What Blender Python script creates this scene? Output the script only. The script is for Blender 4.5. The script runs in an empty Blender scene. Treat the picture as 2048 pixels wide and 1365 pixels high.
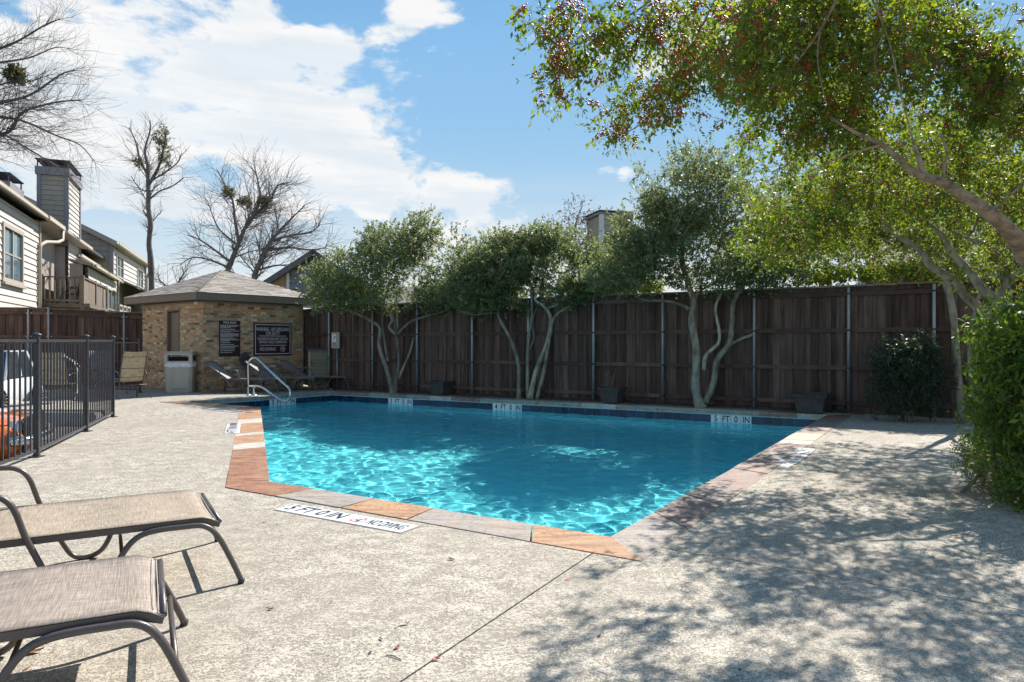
import bpy, bmesh, math, random
import numpy as np
from mathutils import Vector, Matrix
from mathutils.geometry import tessellate_polygon
random.seed(7); RNG = np.random.default_rng(7)
R = math.radians
SC = bpy.context.scene
COL = SC.collection
# ------------------------------------------------------------------ camera, sky, sun, exposure
EYE = 1.4; F = 1400.0; CX = 1024.0; CY = 682.0
cam = bpy.data.cameras.new('camera'); camo = bpy.data.objects.new('camera', cam); COL.objects.link(camo)
camo.location = (0, 0, EYE); camo.rotation_euler = (R(90), 0, 0)
cam.sensor_width = 36; cam.lens = 36 * F / 2048; cam.clip_end = 3000; cam.clip_start = 0.05
SC.camera = camo
SUN_AZ = R(57); SUN_EL = R(43)
SUNV = Vector((math.cos(SUN_EL) * math.cos(SUN_AZ), math.cos(SUN_EL) * math.sin(SUN_AZ), math.sin(SUN_EL)))
sl = bpy.data.lights.new('sun', 'SUN'); slo = bpy.data.objects.new('sun', sl); COL.objects.link(slo)
sl.energy = 4.3; sl.angle = R(0.53); sl.color = (1.0, 0.945, 0.87)
slo.rotation_euler = (-SUNV).to_track_quat('-Z', 'Y').to_euler()
slo.location = (10, 15, 20)
SC.view_settings.view_transform = 'Standard'; SC.view_settings.look = 'None'
SC.view_settings.exposure = 0.95; SC.view_settings.gamma = 1.0; SC.view_settings.use_curve_mapping = False
SC.render.engine = 'CYCLES'
SC.cycles.max_bounces = 14; SC.cycles.diffuse_bounces = 8; SC.cycles.transparent_max_bounces = 12; SC.cycles.transmission_bounces = 12
SC.cycles.caustics_refractive = True; SC.cycles.caustics_reflective = False
SC.cycles.use_denoising = True; SC.cycles.sample_clamp_indirect = 6
SKY_STRENGTH = 0.11


class NT:
    """small node-tree helper"""
    def __init__(s, tree):
        s.t = tree; s.n = tree.nodes; s.l = tree.links
    def add(s, typ, **kw):
        nd = s.n.new(typ)
        ins = kw.pop('ins', {})
        for k, v in kw.items(): setattr(nd, k, v)
        for k, v in ins.items(): s.set(nd.inputs[k], v)
        return nd
    def set(s, sock, v):
        if hasattr(v, 'is_output') or isinstance(v, bpy.types.NodeSocket): s.l.new(v, sock)
        else: sock.default_value = v
    def math(s, op, a, b=None, c=None, clamp=False):
        nd = s.n.new('ShaderNodeMath'); nd.operation = op; nd.use_clamp = clamp
        for i, v in enumerate((a, b, c)):
            if v is not None: s.set(nd.inputs[i], v)
        return nd.outputs[0]
    def mix(s, fac, a, b):
        nd = s.n.new('ShaderNodeMix'); nd.data_type = 'RGBA'
        s.set(nd.inputs[0], fac); s.set(nd.inputs[6], a); s.set(nd.inputs[7], b)
        return nd.outputs[2]
    def noise(s, vec=None, scale=5, detail=4, rough=0.55, dist=0.0, out=0):
        nd = s.n.new('ShaderNodeTexNoise'); nd.inputs['Scale'].default_value = scale
        nd.inputs['Detail'].default_value = detail; nd.inputs['Roughness'].default_value = rough
        nd.inputs['Distortion'].default_value = dist
        if vec is not None: s.l.new(vec, nd.inputs['Vector'])
        return nd.outputs[out]
    def ramp(s, fac, stops, interp='LINEAR'):
        nd = s.n.new('ShaderNodeValToRGB'); nd.color_ramp.interpolation = interp
        e = nd.color_ramp.elements
        while len(e) < len(stops): e.new(0.5)
        for i, (p, c) in enumerate(stops):
            e[i].position = p
            e[i].color = (c, c, c, 1) if isinstance(c, (int, float)) else (*c, 1)
        s.set(nd.inputs[0], fac)
        return nd.outputs[0]
    def maprange(s, v, a, b, c, d, smooth=False):
        nd = s.n.new('ShaderNodeMapRange'); nd.interpolation_type = 'SMOOTHSTEP' if smooth else 'LINEAR'
        for i, x in enumerate((v, a, b, c, d)): s.set(nd.inputs[i], x)
        return nd.outputs[0]


world = bpy.data.worlds.new('World'); SC.world = world; world.use_nodes = True
W = NT(world.node_tree); W.n.clear()
sky = W.add('ShaderNodeTexSky', sky_type='NISHITA', sun_disc=False)
sky.sun_elevation = SUN_EL; sky.sun_rotation = math.pi / 2 - SUN_AZ
sky.air_density = 1.0; sky.dust_density = 0.15; sky.ozone_density = 2.5
tc = W.add('ShaderNodeTexCoord')
sep = W.add('ShaderNodeSeparateXYZ'); W.l.new(tc.outputs['Generated'], sep.inputs[0])
az = W.math('MULTIPLY', W.math('ARCTAN2', sep.outputs[0], sep.outputs[1]), 180 / math.pi)
el = W.math('MULTIPLY', W.math('ARCSINE', sep.outputs[2]), 180 / math.pi)
comb = W.add('ShaderNodeCombineXYZ'); W.l.new(az, comb.inputs[0]); W.l.new(W.math('MULTIPLY', el, 1.9), comb.inputs[1])
n_big = W.noise(comb.outputs[0], 0.085, 7, 0.58, 0.3)
n_wis = W.noise(comb.outputs[0], 0.42, 5, 0.62, 0.2)
mps = W.add('ShaderNodeMapping'); mps.inputs['Scale'].default_value = (0.35, 1.6, 1); W.l.new(comb.outputs[0], mps.inputs[0])
n_soft = W.noise(mps.outputs[0], 0.11, 4, 0.55, 0.0)
# cloud banks as ellipses in azimuth / elevation (degrees)
BANKS = [(-44, 25, 26, 9, .8), (-33, 17, 18, 8, .85), (-21, 16, 12, 6.5, .85), (-13, 11.5, 14, 4.0, .8), (-8, 9.5, 8, 3.6, .6), (-15.2, 21.9, 3.6, 1.9, .75),
         (-7.4, 25.2, 2.6, 1.1, .26), (-9.0, 21.9, 3.2, 1.6, .26), (8.2, 13.2, 1.9, 1.0, .42), (12, 23, 9, 2.6, .5), (6, 4.5, 13, 3.2, .75), (-60, 12, 20, 10, .8),
         (70, 14, 24, 8, .8), (110, 25, 20, 8, .8), (150, 15, 25, 9, .9), (-100, 22, 24, 9, .9), (-150, 13, 22, 8, .9)]
tot = None
for (a0, e0, ra, re, k) in BANKS:
    u = W.math('DIVIDE', W.math('SUBTRACT', az, a0), ra); v = W.math('DIVIDE', W.math('SUBTRACT', el, e0), re)
    d2 = W.math('ADD', W.math('MULTIPLY', u, u), W.math('MULTIPLY', v, v))
    m = W.math('MULTIPLY', W.math('SUBTRACT', 1.0, d2), k)
    tot = m if tot is None else W.math('MAXIMUM', tot, m)
tot = W.math('MAXIMUM', tot, -0.9)
dens = W.math('ADD', W.math('MULTIPLY', tot, 0.30), W.math('ADD', W.math('ADD', W.math('MULTIPLY', n_big, 1.45), -0.225), W.math('MULTIPLY', W.math('SUBTRACT', n_wis, 0.5), 0.24)))
cl = W.maprange(dens, 0.50, 0.645, 0.0, 1.0, True)
# pale veil towards the horizon
hz = W.maprange(el, 0.0, 17.0, 0.92, 0.0, True)
cl2 = W.math('MAXIMUM', cl, W.math('MULTIPLY', hz, 0.9))
shade = W.maprange(n_soft, 0.35, 0.62, 0.93, 1.03)
ctone = W.mix(W.maprange(W.math('ADD', n_soft, W.math('MULTIPLY', n_big, .4)), 0.58, 0.80, 0.0, 1.0, True), (1.0, 1.0, 1.0, 1), (0.76, 0.83, 0.89, 1))
skymul = W.add('ShaderNodeMix', data_type='RGBA', blend_type='MULTIPLY', ins={0: 1.0})
lum = W.add('ShaderNodeRGBToBW'); W.l.new(sky.outputs[0], lum.inputs[0])
fac_ = W.math('MINIMUM', 1.0, W.math('DIVIDE', 3.4, lum.outputs[0]))
cap = W.add('ShaderNodeVectorMath', operation='SCALE'); W.l.new(sky.outputs[0], cap.inputs[0]); W.l.new(fac_, cap.inputs['Scale'])
gradc = W.ramp(W.math('DIVIDE', el, 60.0), [(0.0, (4.2, 4.7, 5.1)), (.22, (2.3, 3.6, 4.9)), (.5, (0.85, 2.35, 4.1)), (1.0, (0.5, 1.6, 3.4))])
capm = W.mix(0.62, cap.outputs[0], gradc)
W.l.new(capm, skymul.inputs[6]); skymul.inputs[7].default_value = (0.73, 0.80, 0.795, 1)
cw = W.add('ShaderNodeVectorMath', operation='SCALE'); W.l.new(ctone, cw.inputs[0])
W.l.new(W.math('MULTIPLY', shade, 0.525 / SKY_STRENGTH), cw.inputs['Scale'])
fin = W.mix(cl2, skymul.outputs[2], cw.outputs[0])
bg = W.add('ShaderNodeBackground'); bg.inputs[1].default_value = SKY_STRENGTH; W.l.new(fin, bg.inputs[0])
wo = W.add('ShaderNodeOutputWorld'); W.l.new(bg.outputs[0], wo.inputs[0])

# ------------------------------------------------------------------ unprojection used for taking measurements
def ray(px, py): return Vector(((px - CX) / F, 1.0, (CY - py) / F))
def G(px, py, z=0.0):
    r = ray(px, py); s = (z - EYE) / r.z
    return Vector((r.x * s, s, z))
def P(px, py, Y): r = ray(px, py); return Vector((r.x * Y, Y, EYE + r.z * Y))
def V2(v): return Vector((v[0], v[1], 0))

# ------------------------------------------------------------------ materials
MATS = {}
def mat(name, color, rough=0.7, metal=0.0, var=0.15, vscale=8.0, bump=0.0, bscale=60.0, spec=0.4, coat=0.0, stretch=None, dark=None, seam=None):
    if name in MATS: return MATS[name]
    m = bpy.data.materials.new(name); m.use_nodes = True; N = NT(m.node_tree)
    b = N.n['Principled BSDF']
    b.inputs['Roughness'].default_value = rough; b.inputs['Metallic'].default_value = metal
    b.inputs['Specular IOR Level'].default_value = spec; b.inputs['Coat Weight'].default_value = coat
    t = N.add('ShaderNodeTexCoord'); oi = N.add('ShaderNodeObjectInfo')
    g = N.add('ShaderNodeNewGeometry')
    vec = g.outputs['Position']
    if stretch:
        mp = N.add('ShaderNodeMapping'); mp.inputs['Scale'].default_value = stretch; N.l.new(vec, mp.inputs[0]); vec = mp.outputs[0]
    addv = N.add('ShaderNodeVectorMath', operation='ADD'); N.l.new(vec, addv.inputs[0])
    rv = N.math('MULTIPLY', oi.outputs['Random'], 37.0)
    N.l.new(rv, addv.inputs[1]); vec = addv.outputs[0]
    nz = N.noise(vec, vscale, 5, 0.6)
    c = Vector(color[:3])
    lo = tuple(max(0, x * (1 - var)) for x in c); hi = tuple(min(1, x * (1 + var)) for x in c)
    colr = N.ramp(nz, [(0.3, dark if dark else lo), (0.62, hi)])
    rr = N.maprange(oi.outputs['Random'], 0, 1, 1 - var * 0.9, 1 + var * 0.9)
    sc = N.add('ShaderNodeVectorMath', operation='SCALE'); N.l.new(colr, sc.inputs[0]); N.l.new(rr, sc.inputs['Scale'])
    N.l.new(sc.outputs[0], b.inputs['Base Color'])
    nr = N.noise(vec, vscale * 3, 3, 0.6)
    N.l.new(N.maprange(nr, 0.3, 0.7, max(0.02, rough - 0.08), min(1, rough + 0.1)), b.inputs['Roughness'])
    if bump > 0:
        bn = N.noise(vec, bscale, 4, 0.6)
        bp = N.add('ShaderNodeBump', ins={'Strength': 0.7, 'Distance': bump}); N.l.new(bn, bp.inputs['Height']); N.l.new(bp.outputs[0], b.inputs['Normal'])
    MATS[name] = m; return m

# ------------------------------------------------------------------ mesh helpers
def props(o, label=None, cat=None, group=None, kind=None):
    if label: o['label'] = label
    if cat: o['category'] = cat
    if group: o['group'] = group
    if kind: o['kind'] = kind
    return o
def empty(name, loc, label=None, cat=None, group=None, rz=0.0):
    o = bpy.data.objects.new(name, None); COL.objects.link(o); o.location = loc; o.rotation_euler = (0, 0, rz)
    o.empty_display_size = 0.1
    props(o, label, cat, group); bpy.context.view_layer.update() if False else None
    return o
def parent_keep(o, p):
    o.parent = p
    if p is not None:
        o.matrix_parent_inverse = world_mat(p).inverted()
def world_mat(o):
    m = Matrix.LocRotScale(o.location, o.rotation_euler, o.scale) if o.rotation_mode != 'QUATERNION' else Matrix.LocRotScale(o.location, o.rotation_quaternion, o.scale)
    if o.get('_mw') is not None: return Matrix([o['_mw'][i * 4:i * 4 + 4] for i in range(4)])
    if o.parent: return world_mat(o.parent) @ o.matrix_parent_inverse @ m
    return m
class MB:
    def __init__(s): s.v = []; s.f = []; s.m = []; s.mi = 0; s.smooth = []
    def quad(s, a, b, c, d): n = len(s.v); s.v += [tuple(a), tuple(b), tuple(c), tuple(d)]; s.face((n, n + 1, n + 2, n + 3)); return s
    def face(s, f, sm=False): s.f.append(f); s.m.append(s.mi); s.smooth.append(sm)
    def obox(s, c, ax, ay, az_, dx, dy, dz):
        c = Vector(c); ax = Vector(ax).normalized() * dx / 2; ay = Vector(ay).normalized() * dy / 2; az_ = Vector(az_).normalized() * dz / 2
        n = len(s.v)
        for k in ((-1, -1, -1), (1, -1, -1), (1, 1, -1), (-1, 1, -1), (-1, -1, 1), (1, -1, 1), (1, 1, 1), (-1, 1, 1)):
            s.v.append(tuple(c + ax * k[0] + ay * k[1] + az_ * k[2]))
        for f in ((0, 3, 2, 1), (4, 5, 6, 7), (0, 1, 5, 4), (1, 2, 6, 5), (2, 3, 7, 6), (3, 0, 4, 7)): s.face(tuple(n + i for i in f))
        return s
    def box(s, x0, y0, z0, x1, y1, z1): return s.obox(((x0 + x1) / 2, (y0 + y1) / 2, (z0 + z1) / 2), (1, 0, 0), (0, 1, 0), (0, 0, 1), abs(x1 - x0), abs(y1 - y0), abs(z1 - z0))
    def bar(s, a, b, w, h, up=(0, 0, 1)):
        a = Vector(a); b = Vector(b); d = (b - a); up = Vector(up)
        side = d.cross(up)
        if side.length < 1e-6: side = d.cross(Vector((1, 0, 0)))
        return s.obox((a + b) / 2, d, side, side.cross(d), d.length, w, h)
    def tube(s, pts, rad, n=8, cap=True, sx=1.0):
        pts = [Vector(p) for p in pts]
        if not hasattr(rad, '__len__'): rad = [rad] * len(pts)
        base = len(s.v); prev = None
        for i, p in enumerate(pts):
            t = (pts[min(i + 1, len(pts) - 1)] - pts[max(i - 1, 0)])
            if t.length < 1e-9: t = Vector((0, 0, 1))
            t.normalize()
            if prev is None:
                a = Vector((0, 0, 1)) if abs(t.z) < 0.9 else Vector((1, 0, 0)); u = t.cross(a).normalized()
            else:
                u = prev - t * prev.dot(t)
                u = u.normalized() if u.length > 1e-6 else t.orthogonal().normalized()
            prev = u; w = t.cross(u)
            for k in range(n):
                an = 2 * math.pi * k / n
                s.v.append(tuple(p + (u * math.cos(an) * sx + w * math.sin(an)) * rad[i]))
        for i in range(len(pts) - 1):
            for k in range(n):
                a = base + i * n + k; b = base + i * n + (k + 1) % n
                s.face((a, b, b + n, a + n), True)
        if cap and n > 2:
            s.face(tuple(base + k for k in reversed(range(n)))); e = base + (len(pts) - 1) * n; s.face(tuple(e + k for k in range(n)))
        return s
    def prism(s, poly, z0, z1):
        n = len(s.v); k = len(poly)
        for p in poly: s.v.append((p[0], p[1], z0 if not callable(z0) else z0(p)))
        for p in poly: s.v.append((p[0], p[1], z1))
        s.face(tuple(reversed(range(n, n + k)))); s.face(tuple(range(n + k, n + 2 * k)))
        for i in range(k):
            j = (i + 1) % k; s.face((n + i, n + j, n + k + j, n + k + i))
        return s
    def build(s, name, mats, parent=None, bevel=0.0, xf=None):
        me = bpy.data.meshes.new(name); v = s.v
        if xf is not None: v = [tuple(xf @ Vector(p)) for p in v]
        me.from_pydata(v, [], s.f)
        if not isinstance(mats, (list, tuple)): mats = [mats]
        for m in mats: me.materials.append(m)
        me.polygons.foreach_set('material_index', s.m); me.polygons.foreach_set('use_smooth', s.smooth); me.update()
        o = bpy.data.objects.new(name, me); COL.objects.link(o)
        if bevel > 0:
            bm = bmesh.new(); bm.from_mesh(me)
            bmesh.ops.bevel(bm, geom=[e for e in bm.edges if len(e.link_faces) == 2 and e.calc_face_angle(0) > 0.5], offset=bevel, segments=2, affect='EDGES', profile=0.7)
            bm.to_mesh(me); bm.free()
        if parent is not None: parent_keep(o, parent)
        return o
def split_build(mb, name, mats, parent=None, raw=False, bevel=0.0):
    par = list(range(len(mb.v)))
    def find(i):
        while par[i] != i: par[i] = par[par[i]]; i = par[i]
        return i
    for f in mb.f:
        for k in f[1:]: par[find(k)] = find(f[0])
    isl = {}
    for fi, f in enumerate(mb.f): isl.setdefault(find(f[0]), []).append(fi)
    out = []
    for fl in isl.values():
        q = MB(); ix = {}
        for fi in fl:
            ids = []
            for k in mb.f[fi]:
                if k not in ix: ix[k] = len(q.v); q.v.append(mb.v[k])
                ids.append(ix[k])
            q.f.append(tuple(ids)); q.m.append(mb.m[fi]); q.smooth.append(mb.smooth[fi])
        o = q.build(name, mats, None if raw else parent, bevel)
        if raw: o.parent = parent
        out.append(o)
    return out
UNIT = {}
def piece(name, material, parent, c, ax, ay, az_, dims, kind=None):
    """one box piece sharing the unit mesh of its material"""
    k = (name, material.name)
    if k not in UNIT:
        mb = MB(); mb.box(-.5, -.5, -.5, .5, .5, .5); o = mb.build(name, material)
        UNIT[k] = o.data; bpy.data.objects.remove(o)
    o = bpy.data.objects.new(name, UNIT[k]); COL.objects.link(o)
    ax = Vector(ax).normalized(); ay = Vector(ay).normalized(); az_ = Vector(az_).normalized()
    m = Matrix((ax * dims[0], ay * dims[1], az_ * dims[2])).transposed().to_4x4(); m.translation = Vector(c)
    o.parent = parent
    if parent is not None: o.matrix_parent_inverse = world_mat(parent).inverted()
    o.matrix_basis = m
    return o
def copy_tree(o, parent=None, loc=None, rz=None):
    c = o.copy(); COL.objects.link(c)
    if parent is not None: c.parent = parent
    if loc is not None: c.location = loc
    if rz is not None: c.rotation_euler = (0, 0, rz)
    for ch in list(o.children): copy_tree(ch, c)
    return c
def bez(pts, n=8):
    """Catmull-Rom through points"""
    pts = [Vector(p) for p in pts]; out = []
    for i in range(len(pts) - 1):
        p0 = pts[max(i - 1, 0)]; p1 = pts[i]; p2 = pts[i + 1]; p3 = pts[min(i + 2, len(pts) - 1)]
        for k in range(n):
            t = k / n
            out.append(0.5 * ((2 * p1) + (-p0 + p2) * t + (2 * p0 - 5 * p1 + 4 * p2 - p3) * t * t + (-p0 + 3 * p1 - 3 * p2 + p3) * t ** 3))
    out.append(pts[-1]); return out
def text_part(name, s, size, m, parent, M, sx=1.0, extrude=0.002, align='CENTER', bold=0.0):
    c = bpy.data.curves.new(name, 'FONT'); c.body = s; c.size = size; c.extrude = extrude; c.align_x = align; c.align_y = 'CENTER'; c.offset = bold
    c.resolution_u = 3; c.materials.append(m)
    t = bpy.data.objects.new(name, c); COL.objects.link(t); bpy.context.view_layer.update()
    me = bpy.data.meshes.new_from_object(t.evaluated_get(bpy.context.evaluated_depsgraph_get())); bpy.data.objects.remove(t)
    me.materials.clear(); me.materials.append(m); me.name = name
    o = bpy.data.objects.new(name, me); COL.objects.link(o)
    o.parent = parent
    if parent is not None: o.matrix_parent_inverse = world_mat(parent).inverted()
    o.matrix_basis = M @ Matrix.Diagonal((sx, 1, 1, 1))
    return o
def frame(o, x, y, z=None):
    x = Vector(x).normalized(); y = Vector(y).normalized(); z = x.cross(y)
    m = Matrix((x, y, z)).transposed().to_4x4(); m.translation = Vector(o); return m

# ================================================================== THE SETTING
# ---- pool outline (inner coping edge)
A = V2(G(535, 965)); B = V2(G(1222, 1077)); C_ = V2(G(1657, 830)); D = V2(G(664, 783)); Fp = V2(G(372, 803.5)); E = V2(G(519, 815))
POOL = [A, B, C_, D, Fp, E]
def area2(p): return sum(p[i].x * p[(i + 1) % len(p)].y - p[(i + 1) % len(p)].x * p[i].y for i in range(len(p)))
def offset(poly, d):
    out = []; n = len(poly)
    for i in range(n):
        a, b, c = poly[i - 1], poly[i], poly[(i + 1) % n]
        e1 = (b - a).normalized(); e2 = (c - b).normalized()
        n1 = Vector((e1.y, -e1.x, 0)); n2 = Vector((e2.y, -e2.x, 0))
        k = n1 + n2; k = k / max(0.2, k.dot(n1)) if k.length > 1e-6 else n1
        out.append(b + k * d)
    return out
CW = 0.38
OUT = offset(POOL, CW)       # outer coping edge (POOL is counter-clockwise)
def inside(p, poly):
    c = False; n = len(poly)
    for i in range(n):
        a, b = poly[i], poly[(i + 1) % n]
        if (a.y > p[1]) != (b.y > p[1]) and p[0] < (b.x - a.x) * (p[1] - a.y) / (b.y - a.y) + a.x: c = not c
    return c

# ---- materials of the ground
def deck_mat():
    m = bpy.data.materials.new('sprayed_concrete'); m.use_nodes = True; N = NT(m.node_tree); b = N.n['Principled BSDF']
    g = N.add('ShaderNodeNewGeometry'); pos = g.outputs['Position']
    mp = N.add('ShaderNodeMapping'); mp.inputs['Rotation'].default_value = (0, 0, R(-25)); mp.inputs['Scale'].default_value = (1.0, 1.35, 1.0); N.l.new(pos, mp.inputs[0])
    v = mp.outputs[0]
    n1 = N.noise(v, 46, 4, 0.66, 1.5); n2 = N.noise(v, 5.5, 3, 0.6); n3 = N.noise(pos, 0.7, 4, 0.6); n4 = N.noise(v, 130, 2, 0.6)
    # knocked-down plateaus with ragged borders between them
    h = N.math('ADD', n1, N.math('MULTIPLY', N.math('SUBTRACT', n2, 0.5), 0.30))
    plate = N.maprange(h, 0.455, 0.49, 0, 1, True)
    rim = N.maprange(N.math('ABSOLUTE', N.math('SUBTRACT', h, 0.462)), 0.013, 0.030, 1, 0, True)
    base = N.mix(plate, (0.335, 0.295, 0.235, 1), (0.55, 0.495, 0.41, 1))
    base = N.mix(N.math('MULTIPLY', rim, 1.0), base, (0.09, 0.08, 0.068, 1))
    speck = N.maprange(n4, 0.62, 0.70, 0, 0.5)
    base = N.mix(speck, base, (0.17, 0.16, 0.14, 1))
    stain = N.maprange(n3, 0.40, 0.66, 0.0, 0.55, True)
    base = N.mix(stain, base, (0.36, 0.315, 0.255, 1))
    st2 = N.maprange(N.noise(pos, 2.6, 5, 0.7, 0.8), 0.63, 0.72, 0.0, 0.4, True)
    base = N.mix(st2, base, (0.24, 0.21, 0.175, 1))
    N.l.new(base, b.inputs['Base Color']); b.inputs['Roughness'].default_value = 0.82; b.inputs['Specular IOR Level'].default_value = 0.25
    hh = N.math('ADD', plate, N.math('MULTIPLY', n4, 0.35))
    bp = N.add('ShaderNodeBump', ins={'Strength': 0.7, 'Distance': 0.004}); N.l.new(hh, bp.inputs['Height']); N.l.new(bp.outputs[0], b.inputs['Normal'])
    return m
M_DECK = deck_mat()
M_JOINT = mat('joint_filler', (0.22, 0.18, 0.14), 0.9, var=0.3)
M_SOIL = mat('soil', (0.085, 0.06, 0.045), 0.95, var=0.5, vscale=14, bump=0.02, bscale=30)
M_ASPH = mat('asphalt', (0.075, 0.072, 0.07), 0.9, var=0.3, vscale=3, bump=0.004, bscale=120)
M_GRASS = mat('dry_lawn', (0.11, 0.12, 0.05), 0.95, var=0.5, vscale=1.2, bump=0.03, bscale=20)

# ---- fences lines
def fence_pt(px): a = (px - CX) / F; Y = 17.4 / (1 + .58 * a); return Vector((a * Y, Y, 0))
FR = fence_pt(2300); FL = fence_pt(665); FB = Vector((-6.62, 21.9, 0))

# terrain with a hole for the pool and the sunken car park
def tess(name, outer, holes, z, m, parent=None, kind=None):
    polys = [[Vector((p[0], p[1], 0)) for p in outer]] + [[Vector((p[0], p[1], 0)) for p in h] for h in holes]
    tris = tessellate_polygon(polys); vs = [p for q in polys for p in q]
    mb = MB(); mb.v = [(p.x, p.y, z) for p in vs]
    for t in tris:
        a, b, c = (vs[i] for i in t)
        if (b - a).cross(c - a).z < 0: t = (t[0], t[2], t[1])
        mb.face(tuple(t))
    o = mb.build(name, m, parent)
    if kind: o['kind'] = kind
    return o
HOLE = offset(POOL, 0.2)
LOT = [(-5.42, -6), (-5.42, 6.2), (-5.78, 7.6), (-6.0, 8.45), (-6.85, 10.9), (-7.62, 12.95), (-8.4, 14.2), (-40, 14.6), (-40, -6)]
tess('ground', [(-400, -200), (400, -200), (400, 700), (-400, 700)], [HOLE, list(reversed(LOT))], -0.06, M_GRASS, kind='structure')
tess('car_park', LOT, [], -0.30, M_ASPH, kind='structure')
mb = MB()
for i in range(len(LOT) - 2):
    a, b = Vector((*LOT[i], 0)), Vector((*LOT[i + 1], 0)); mb.bar(a + Vector((0, 0, -.19)), b + Vector((0, 0, -.19)), 0.12, 0.30)
kb = mb.build('kerb', mat('kerb_concrete', (0.42, 0.39, 0.35), 0.85, var=0.2, bump=0.003)); kb['kind'] = 'structure'

# deck slabs
deckpoly = [(-5.36, -4.5), (-5.36, 6.2), (-5.72, 7.6), (-5.94, 8.45), (-6.79, 10.9), (-7.55, 13.0), (-8.3, 14.25), (-17.0, 14.7), (-17.5, 20.9), (-12.5, 21.5), (-9.5, 25), (-6.4, 22.2), (FL.x, FL.y + .05),
            (fence_pt(1750).x, fence_pt(1750).y + .02), (8.2, 12.45), (7.6, 11.5), (6.3, 9.6), (5.2, 8.0), (4.45, 6.5), (4.1, 5.4), (4.05, 4.0), (4.3, 2.0), (4.6, -4.5)]
dk = tess('deck_slab', deckpoly, [OUT], 0.0, M_DECK)
bm = bmesh.new(); bm.from_mesh(dk.data)
JO = [(Vector((.51, 4.58, 0)), R(60.4), .0055), (Vector((1.09, 4.69, 0)), R(146.3), .007), (Vector((4.19, 9.47, 0)), R(148), .005), (Vector((-6.0, 9.2, 0)), R(27), .004), (Vector((-7.0, 12.8, 0)), R(42), .004)]
gaps = []
for p, an, hw in JO:
    nn = Vector((-math.sin(an), math.cos(an), 0))
    for sgn in (-1, 1):
        bmesh.ops.bisect_plane(bm, geom=bm.verts[:] + bm.edges[:] + bm.faces[:], plane_co=p + nn * hw * sgn, plane_no=nn, dist=1e-5)
    gaps.append((p, nn, hw))
def is_gap(c, i):
    p, nn, hw = gaps[i]
    if i == 1 and c.x < .9: return False
    if i == 2 and c.x < 0: return False
    if i == 3 and c.x > -3.0: return False
    if i == 4 and c.x > -5.5: return False
    return abs((c - p).dot(nn)) < hw
kill = [f for f in bm.faces if any(is_gap(f.calc_center_median(), i) for i in range(len(gaps)))]
bmesh.ops.delete(bm, geom=kill, context='FACES')
bmesh.ops.remove_doubles(bm, verts=bm.verts, dist=1e-5)
bmesh.ops.dissolve_limit(bm, angle_limit=0.01, verts=bm.verts, edges=bm.edges) if False else None
seen = set(); islands = []
bm.faces.ensure_lookup_table()
for f in bm.faces:
    if f.index in seen: continue
    st = [f]; isl = []; seen.add(f.index)
    while st:
        g = st.pop(); isl.append(g)
        for e in g.edges:
            for h in e.link_faces:
                if h.index not in seen: seen.add(h.index); st.append(h)
    islands.append(isl)
deck = tess('deck', deckpoly, [OUT], -0.022, M_JOINT, kind='structure')
for isl in islands:
    ar = sum(f.calc_area() for f in isl)
    if ar < 0.02: continue
    mb = MB(); idx = {}
    for f in isl:
        ids = []
        for vtx in f.verts:
            if vtx.index not in idx: idx[vtx.index] = len(mb.v); mb.v.append(tuple(vtx.co))
            ids.append(idx[vtx.index])
        if f.normal.z < 0: ids.reverse()
        mb.face(tuple(ids))
    fs = set(isl)
    for f in isl:
        for e in f.edges:
            if sum(1 for q in e.link_faces if q in fs) == 1:
                a, b = e.verts[0].co, e.verts[1].co
                mb.quad(a, b, b - Vector((0, 0, .03)), a - Vector((0, 0, .03)))
    mb.build('slab', M_DECK, deck)
bm.free(); bpy.data.objects.remove(dk)

# ---- pool shell
pool = empty('pool', (0, 8, 0)); pool['kind'] = 'structure'
def depth(p):
    ax = (B - D).normalized(); t = (V2(p) - D).dot(ax) / (B - D).length
    return -0.25 - (0.95 + 0.60 * max(0, min(1, t * 1.05)))
M_PLAS = mat('pool_plaster', (0.42, 0.88, 0.97), 0.75, var=0.06, vscale=1.5, bump=0.004, bscale=20)
mb = MB(); tri = tessellate_polygon([[V2(p) for p in POOL]])
mb.v = [(p.x, p.y, depth(p)) for p in POOL]
for t in tri:
    a, b, c = (POOL[i] for i in t)
    mb.face(tuple(t) if (b - a).cross(c - a).z > 0 else (t[0], t[2], t[1]))
n0 = len(POOL)
for i in range(n0):
    a, b = POOL[i], POOL[(i + 1) % n0]
    mb.quad((a.x, a.y, -.085), (b.x, b.y, -.085), (b.x, b.y, depth(b)), (a.x, a.y, depth(a)))
basin = mb.build('basin', M_PLAS, pool)
# ledge/steps at the shallow corner near the hand rail
mb = MB()
e1 = (Fp - D).normalized(); e2 = Vector((-e1.y, e1.x, 0))
if e2.dot(B - D) < 0: e2 = -e2
for k in range(3):
    a = D + e1 * 0.9; b = D + e1 * 2.6
    poly = [a + e2 * 0.01, b + e2 * 0.01, b + e2 * (0.32 * (3 - k)), a + e2 * (0.32 * (3 - k))]
    if area2(poly) < 0: poly.reverse()
    mb.prism(poly, -1.25, -0.98 + 0.22 * k)
mb.build('step', M_PLAS, pool)

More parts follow.
